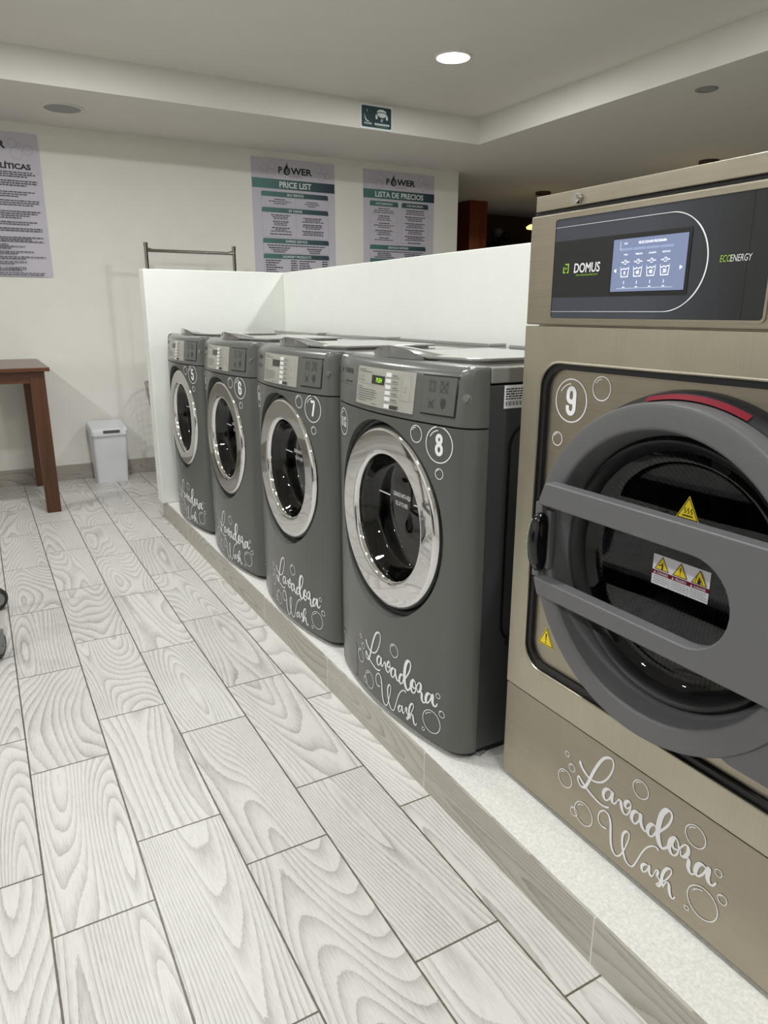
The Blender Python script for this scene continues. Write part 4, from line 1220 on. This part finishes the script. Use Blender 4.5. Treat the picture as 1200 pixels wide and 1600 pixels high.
b.build('bar_lettering', 'sign_white', P, smooth=0)
b = MB()
word_block(b, 0.225, 0.604, 0.572, 0.19, f1, gap=9); word_block(b, 0.50, 0.598, 0.566, 0.16, f1, gap=9)
word_block(b, 0.225, 0.490, 0.338, 0.21, f1, 0.0125); word_block(b, 0.50, 0.478, 0.345, 0.23, f1, 0.0130)
word_line(b, 0.355, 0.266, 0.50, 0.007, f1); word_block(b, 0.205, 0.248, 0.216, 0.21, f1, gap=9); word_block(b, 0.51, 0.246, 0.216, 0.20, f1, gap=9)
for i in range(8):
    z = 0.152 - i * 0.0175
    word_line(b, 0.085, z, RND.uniform(0.08, 0.15), 0.007, f1, True); word_line(b, 0.300, z, 0.052, 0.0075, f1, True)
    word_line(b, 0.372, z, RND.uniform(0.08, 0.15), 0.007, f1, True); word_line(b, 0.575, z, 0.05, 0.0075, f1, True)
b.build('body_text', 'ink_body', P, smooth=0)
b = MB()
for x0, x1, z0, z1 in ((0.070, 0.640, 0.557, 0.627), (0.070, 0.640, 0.330, 0.512), (0.070, 0.640, 0.212, 0.284), (0.070, 0.640, 0.010, 0.169)):
    for q in ((x0, x0 + 0.0016, z0, z1), (x1 - 0.0016, x1, z0, z1), (x0, x1, z0, z0 + 0.0016), ((x0 + x1) / 2 - 0.0008, (x0 + x1) / 2 + 0.0008, z0, z1)): b.rect2d(*q, f1)
b.build('rules', 'sheet_line', P, smooth=0)
# Spanish price list
P = poster(3.007, 2.345, 'grey price list poster in Spanish with green bars, nearest the wall end')
logo(P, 0.90, 0.70, f1)
poster_bubbles(P, [(0.098, 0.828, 0.025), (0.165, 0.850, 0.030), (0.155, 0.795, 0.032), (0.560, 0.855, 0.028), (0.615, 0.840, 0.022), (0.590, 0.800, 0.030), (0.640, 0.810, 0.022)], f1)
MB().text('LAUNDRETTE', 0.36, 0.773, 0.013, f1, wx=1.0).build('subtitle', 'ink_mauve', P, smooth=0)
b = MB().rect2d(0, 0.70, 0.684, 0.754, f1)
bar(b, 0.060, 0.335, 0.625, 0.665, f1); bar(b, 0.370, 0.640, 0.625, 0.665, f1); bar(b, 0.060, 0.620, 0.281, 0.318, f1); bar(b, 0.060, 0.620, 0.170, 0.207, f1)
b.build('green_bars', 'ink_band', P, smooth=0)
b = MB().text('LISTA DE PRECIOS', 0.35, 0.698, 0.043, f2, bold=0.02, maxw=0.53)
b.text('AUTOSERVICIO', 0.1975, 0.637, 0.017, f2, bold=0.012, maxw=0.20).text('POR ENCARGO', 0.505, 0.637, 0.017, f2, bold=0.012, maxw=0.20).text('SERVICIO EXPRESS', 0.34, 0.291, 0.018, f2, bold=0.012)
b.build('bar_lettering', 'sign_white', P, smooth=0)
b = MB()
word_block(b, 0.1975, 0.603, 0.345, 0.21, f1, 0.0155); word_block(b, 0.505, 0.603, 0.335, 0.25, f1, 0.0140)
word_line(b, 0.34, 0.262, 0.5, 0.007, f1); word_block(b, 0.2, 0.245, 0.215, 0.2, f1); word_block(b, 0.48, 0.245, 0.215, 0.2, f1)
b.build('body_text', 'ink_body', P, smooth=0)
b = MB()
for x0, x1, z0, z1 in ((0.060, 0.335, 0.335, 0.625), (0.370, 0.640, 0.335, 0.625), (0.060, 0.620, 0.212, 0.281)):
    for q in ((x0, x0 + 0.0016, z0, z1), (x1 - 0.0016, x1, z0, z1), (x0, x1, z0, z0 + 0.0016)): b.rect2d(*q, f1)
for z in (0.550, 0.497, 0.425): b.rect2d(0.060, 0.335, z, z + 0.0012, f1)
b.build('rules', 'sheet_line', P, smooth=0)
# small sign on the ceiling step
S = thing('ceiling_sign', 'small dark green sign with white symbols fixed under the tray ceiling edge', 'sign', (2.475, TY1 - 0.0005, 2.402))
MB().prism(rrect(0, 0.252, 0, 0.153, 0.010, 5), -0.005, 0, 'xz').build('sign_border', 'sign_white', S)
MB().poly2d(rrect(0.012, 0.240, 0.012, 0.141, 0.008, 5), flat(-0.0056)).build('sign_face', 'sign_green', S, smooth=0)
f = flat(-0.0062); b = MB()
b.poly2d([(0.034, 0.092), (0.040, 0.068), (0.054, 0.052), (0.072, 0.048), (0.060, 0.044), (0.044, 0.050), (0.034, 0.068)], f)
b.poly2d([(0.052, 0.122), (0.056, 0.112), (0.055, 0.104), (0.051, 0.108)], f)
b.text('POWER', 0.061, 0.029, 0.012, f, bold=0.02, maxw=0.075)
for i in range(8): b.rect2d(0.112 + i * 0.0145, 0.112 + i * 0.0145 + 0.011, 0.029, 0.041, f)
b.poly2d([(0.128, 0.107), (0.134, 0.119), (0.152, 0.127), (0.176, 0.127), (0.196, 0.119), (0.204, 0.107), (0.186, 0.111), (0.166, 0.112), (0.146, 0.111)], f)
b.poly2d([(0.128, 0.102), (0.146, 0.106), (0.166, 0.107), (0.186, 0.106), (0.206, 0.100), (0.192, 0.084), (0.178, 0.078), (0.154, 0.079), (0.142, 0.085)], f)
for x in (0.126, 0.206): b.poly2d([(x - 0.009, 0.088), (x, 0.095), (x + 0.008, 0.085), (x + 0.007, 0.066), (x - 0.006, 0.066)], f)
for x in (0.160, 0.166, 0.172): b.ribbon([(x, 0.072), (x + 0.004, 0.065), (x - 0.003, 0.058), (x + 0.002, 0.051)], 0.0024, f, calli=False)
b.build('sign_symbols', 'sign_white', S, smooth=0)
b = MB()
for i in range(6): b.rect2d(0.124 + i * 0.015, 0.136 + i * 0.015, 0.019, 0.0245, f)
b.build('sign_small_print', 'sign_print_green', S, smooth=0)

# ------------------------------------------------------------------ table, bin, carts
T = thing('folding_table', 'tall brown wooden table with square legs at the left edge, by the far wall', 'table', (0, 0, 0))
TXL, TXR, TYF, TYK = -1.05, 0.394, 4.10, 5.02
MB().box(TXL, TXR, TYF, TYK, 0.868, 0.892, 0.004).build('tabletop', 'table_wood_flat', T)
MB().box(TXL + 0.10, 0.30, 4.135, 4.160, 0.800, 0.8675, 0.001).build('apron', 'table_wood_flat', T)
MB().box(TXL + 0.10, 0.30, 4.965, 4.990, 0.800, 0.8675, 0.001).build('apron', 'table_wood_flat', T)
MB().box(0.335, 0.358, 4.20, 4.94, 0.800, 0.8675, 0.001).build('apron', 'table_wood_flat', T)
for x in (TXL + 0.03, 0.285):
    for y in (4.125, 4.925):
        MB().box(x, x + 0.080, y, y + 0.080, 0.0, 0.8675, 0.003).build('leg', 'table_wood', T)

B = thing('waste_bin', 'light grey plastic waste bin with lid by the far wall, right of the table', 'bin', (0.787, 4.86, 0))
def loft(mb, secs, seg=8):
    vs, fs = [], []
    for (x0, x1, y0, y1, z, r) in secs:
        for x, y in rrect(x0, x1, y0, y1, r, seg): vs.append((x, y, z(x, y) if callable(z) else z))
    n = 4 * (seg + 1)
    for j in range(len(secs) - 1):
        for i in range(n):
            fs.append((j * n + i, j * n + (i + 1) % n, (j + 1) * n + (i + 1) % n, (j + 1) * n + i))
    fs.append(tuple(range(n))[::-1]); fs.append(tuple((len(secs) - 1) * n + i for i in range(n)))
    return mb.add(vs, fs)
rim = lambda o: (lambda x, y: 0.372 + o + 0.11 * (y + 0.12))
loft(MB(), [(-0.106, 0.106, -0.055, 0.105, 0.0, 0.018), (-0.108, 0.108, -0.058, 0.107, 0.006, 0.02), (-0.118, 0.118, -0.112, 0.150, rim(-0.005), 0.024)]).build('bin_body', 'bin_grey', B, smooth=50)
ld = loft(MB(), [(-0.124, 0.122, -0.122, 0.156, rim(-0.018), 0.026), (-0.128, 0.126, -0.126, 0.158, rim(-0.010), 0.028), (-0.128, 0.126, -0.126, 0.158, rim(0.016), 0.028), (-0.120, 0.118, -0.117, 0.150, rim(0.030), 0.028), (-0.10, 0.10, -0.09, 0.13, rim(0.034), 0.028)]).build('bin_lid', 'bin_grey', B, smooth=35)
MB().prism(rrect(-0.048, 0.066, 0.374, 0.394, 0.006, 4), -0.1295, -0.115, 'xz').build('lid_handle', 'bin_handle', ld)

def cart(x0, x1, y0, y1, px0, px1, py, ptop, label, zr=0.700, zb=0.33, turns=(0, 0, 0, 0), casters=None):
    t = thing('laundry_cart', label, 'laundry cart', ((x0 + x1) / 2, (y0 + y1) / 2, 0), 0)
    cx, cy = (x0 + x1) / 2, (y0 + y1) / 2
    ax0, ax1, ay0, ay1 = x0 - cx, x1 - cx, y0 - cy, y1 - cy
    def loop(e, z, r=0.05): return [(x, y, z) for x, y in rrect(ax0 + e, ax1 - e, ay0 + e, ay1 - e, r, 5)]
    MB().tube(loop(0, zr), 0.0095, 10, cyclic=True).build('basket_rim', 'rack_chrome', t, smooth=60)
    b = MB()
    K = 8
    for k in range(1, K + 1):
        e = 0.05 * k / K
        b.tube(loop(e, zr - (zr - zb) * k / K), 0.0026, 6, cyclic=True)
    nx, ny = 18, 11
    for i in range(nx + 1):
        s = -1 + 2 * i / nx
        xt, xb = cx * 0 + (ax1 - 0.02) * s, (ax1 - 0.07) * s
        for yt, yb in ((ay0, ay0 + 0.05), (ay1, ay1 - 0.05)): b.tube([(xt, yt, zr), (xb, yb, zb)], 0.0022, 6)
        b.tube([(xb, ay0 + 0.05, zb), (xb, ay1 - 0.05, zb)], 0.0022, 6)
    for i in range(ny + 1):
        s = -1 + 2 * i / ny
        yt, yb = (ay1 - 0.02) * s, (ay1 - 0.07) * s
        for xt, xb in ((ax0, ax0 + 0.05), (ax1, ax1 - 0.05)): b.tube([(xt, yt, zr), (xb, yb, zb)], 0.0022, 6)
        b.tube([(ax0 + 0.05, yb, zb), (ax1 - 0.05, yb, zb)], 0.0022, 6)
    b.build('wire_basket', 'rack_chrome', t, smooth=60)
    fr = MB().tube(loop(0.055, 0.155, 0.04), 0.0125, 10, cyclic=True)
    for sx in (ax0 + 0.075, ax1 - 0.075):
        for sy in (ay0 + 0.075, ay1 - 0.075): fr.tube([(sx, sy, 0.155), (sx, sy, zb + 0.002)], 0.0125, 10)
    fr.build('base_frame', 'rack_chrome', t, smooth=60)
    for px in (px0 - cx, px1 - cx):
        MB().tube([(px, py - cy, 0.155), (px, py - cy, ptop - 0.028)], 0.0125, 14).tube([(px, py - cy, ptop - 0.03), (px, py - cy, ptop)], 0.0150, 14).build('pole', 'rack_chrome', t, smooth=50)
        MB().tube([(px, py - cy, ptop - 0.036), (px + (0.055 if px == px0 - cx else -0.055), py - cy, ptop - 0.052)], 0.008, 8).build('bracket', 'rack_chrome', t, smooth=50)
    MB().tube([(px0 - cx, py - cy, 0.155), (px1 - cx, py - cy, 0.155)], 0.0125, 10).tube([(px0 - cx, py - cy, ptop - 0.052), (px1 - cx, py - cy, ptop - 0.052)], 0.0110, 14).build('hanging_rail', 'rack_chrome', t, smooth=50)
    k = 0
    for sx, sy in casters or ((ax0 + 0.075, ay0 + 0.075), (ax1 - 0.075, ay0 + 0.075), (ax0 + 0.075, ay1 - 0.075), (ax1 - 0.075, ay1 - 0.075)):
        a = math.radians(turns[k]); k += 1
        ca, sa = math.cos(a), math.sin(a)
        R = lambda x, y, z, ca=ca, sa=sa, sx=sx, sy=sy: (sx + x * ca - y * sa, sy + x * sa + y * ca, z)
        c = MB().cyl((0, 0, 0.118), (0, 0, 0.150), 0.012, seg=12).lathe([(0, 0.118), (0.030, 0.118), (0.034, 0.112), (0.030, 0.106), (0, 0.106)], (0, 0, 0), 'z', 20)
        c.box(-0.026, -0.022, -0.022, 0.034, 0.045, 0.110, 0.001).box(0.022, 0.026, -0.022, 0.034, 0.045, 0.110, 0.001).cyl((-0.030, 0.018, 0.05), (0.030, 0.018, 0.05), 0.007, seg=10)
        c.v = [R(*q) for q in c.v]
        co = c.build('caster', 'caster_grey', t, smooth=40)
        w = MB().lathe([(0.0, -0.018), (0.034, -0.018), (0.044, -0.017), (0.050, -0.010), (0.050, 0.010), (0.044, 0.017), (0.034, 0.018), (0, 0.018)], (0, 0.018, 0.05), 'x', 32)
        w.v = [R(*q) for q in w.v]
        w.build('wheel', 'caster_rubber', co, smooth=40)
        h = MB().lathe([(0.0, -0.0205), (0.022, -0.0205), (0.032, -0.0185), (0.032, 0.0185), (0.022, 0.0205), (0, 0.0205)], (0, 0.018, 0.05), 'x', 24)
        h.v = [R(*q) for q in h.v]
        h.build('wheel_hub', 'rack_chrome', co, smooth=40)
    return t
cart(1.10, 1.905, 4.43, 4.985, 1.153, 1.784, 4.78, 1.674, 'chrome wire laundry cart with hanging rail standing behind the white low wall', turns=(0, 20, 0, 0))
cart(-0.99, -0.055, 1.98, 2.72, -0.87, -0.25, 2.25, 1.72, 'chrome laundry cart at the left edge, only its two casters in the picture', turns=(0, -25, 0, -70),
     casters=((-0.40, -0.29), (0.462, -0.26), (-0.40, 0.28), (0.462, 0.235)))

# ------------------------------------------------------------------ the dim room beyond the wall end
V = thing('wood_column', 'dark reddish wooden column beyond the poster wall, reaching the ceiling', 'column', (5.12, 6.62, 0))
MB().box(-0.12, 0.12, -0.32, 0.32, 0.12, CL - 0.001, 0.004).build('shaft', 'dark_wood', V)
MB().box(-0.128, 0.128, -0.328, 0.328, 0.0, 0.12, 0.004).build('foot_trim', 'dark_wood', V)
A = thing('tall_fridge', 'black appliance top showing over the low wall beside the wooden column', 'fridge', (6.35, 6.86, 0))
MB().box(-0.70, 0.70, -0.30, 0.30, 0.03, 2.025, 0.01).build('body', 'appliance_black', A)
MB().box(-0.69, -0.005, -0.335, -0.302, 0.06, 2.015, 0.006).build('door', 'appliance_black', A)
MB().box(0.005, 0.69, -0.335, -0.302, 0.06, 2.015, 0.006).build('door', 'appliance_black', A)
MB().box(-0.66, 0.66, -0.26, 0.26, 0.0, 0.03).build('base', 'seam_black', A)
Cc = thing('wall_camera', 'small security camera with a black lens on the dim far wall', 'camera', (6.08, YF, 2.17))
MB().lathe([(0, 0), (0.055, 0), (0.055, -0.03), (0.048, -0.04), (0, -0.04)], (0, 0, 0.02), 'y', 24).build('mount', 'camera_white', Cc)
MB().tube([(0, -0.035, 0.02), (0.03, -0.09, -0.01)], 0.016, 12).build('arm', 'camera_white', Cc)
MB().lathe([(0, -0.06), (0.03, -0.052), (0.052, -0.03), (0.06, 0.0), (0.052, 0.03), (0.03, 0.052), (0, 0.06)], (0.045, -0.115, -0.030), 'y', 24).build('lens', 'appliance_black', Cc)

# ------------------------------------------------------------------ waiting bench by the left wall, mirrored in the chrome door rings
Bn = thing('waiting_bench', 'long navy padded bench against the left wall, out of the picture', 'bench', (XL + 0.33, 0.9, 0))
MB().box(-0.27, 0.30, -1.45, 1.45, 0.34, 0.46, 0.025, 3).build('seat', 'navy_fabric', Bn)
MB().box(-0.30, -0.20, -1.45, 1.45, 0.44, 0.88, 0.03, 3).build('backrest', 'navy_fabric', Bn)
for x in (-0.24, 0.24):
    for y in (-1.35, 1.35): MB().box(x - 0.025, x + 0.025, y - 0.025, y + 0.025, 0, 0.345, 0.003).build('leg', 'dark_wood', Bn)
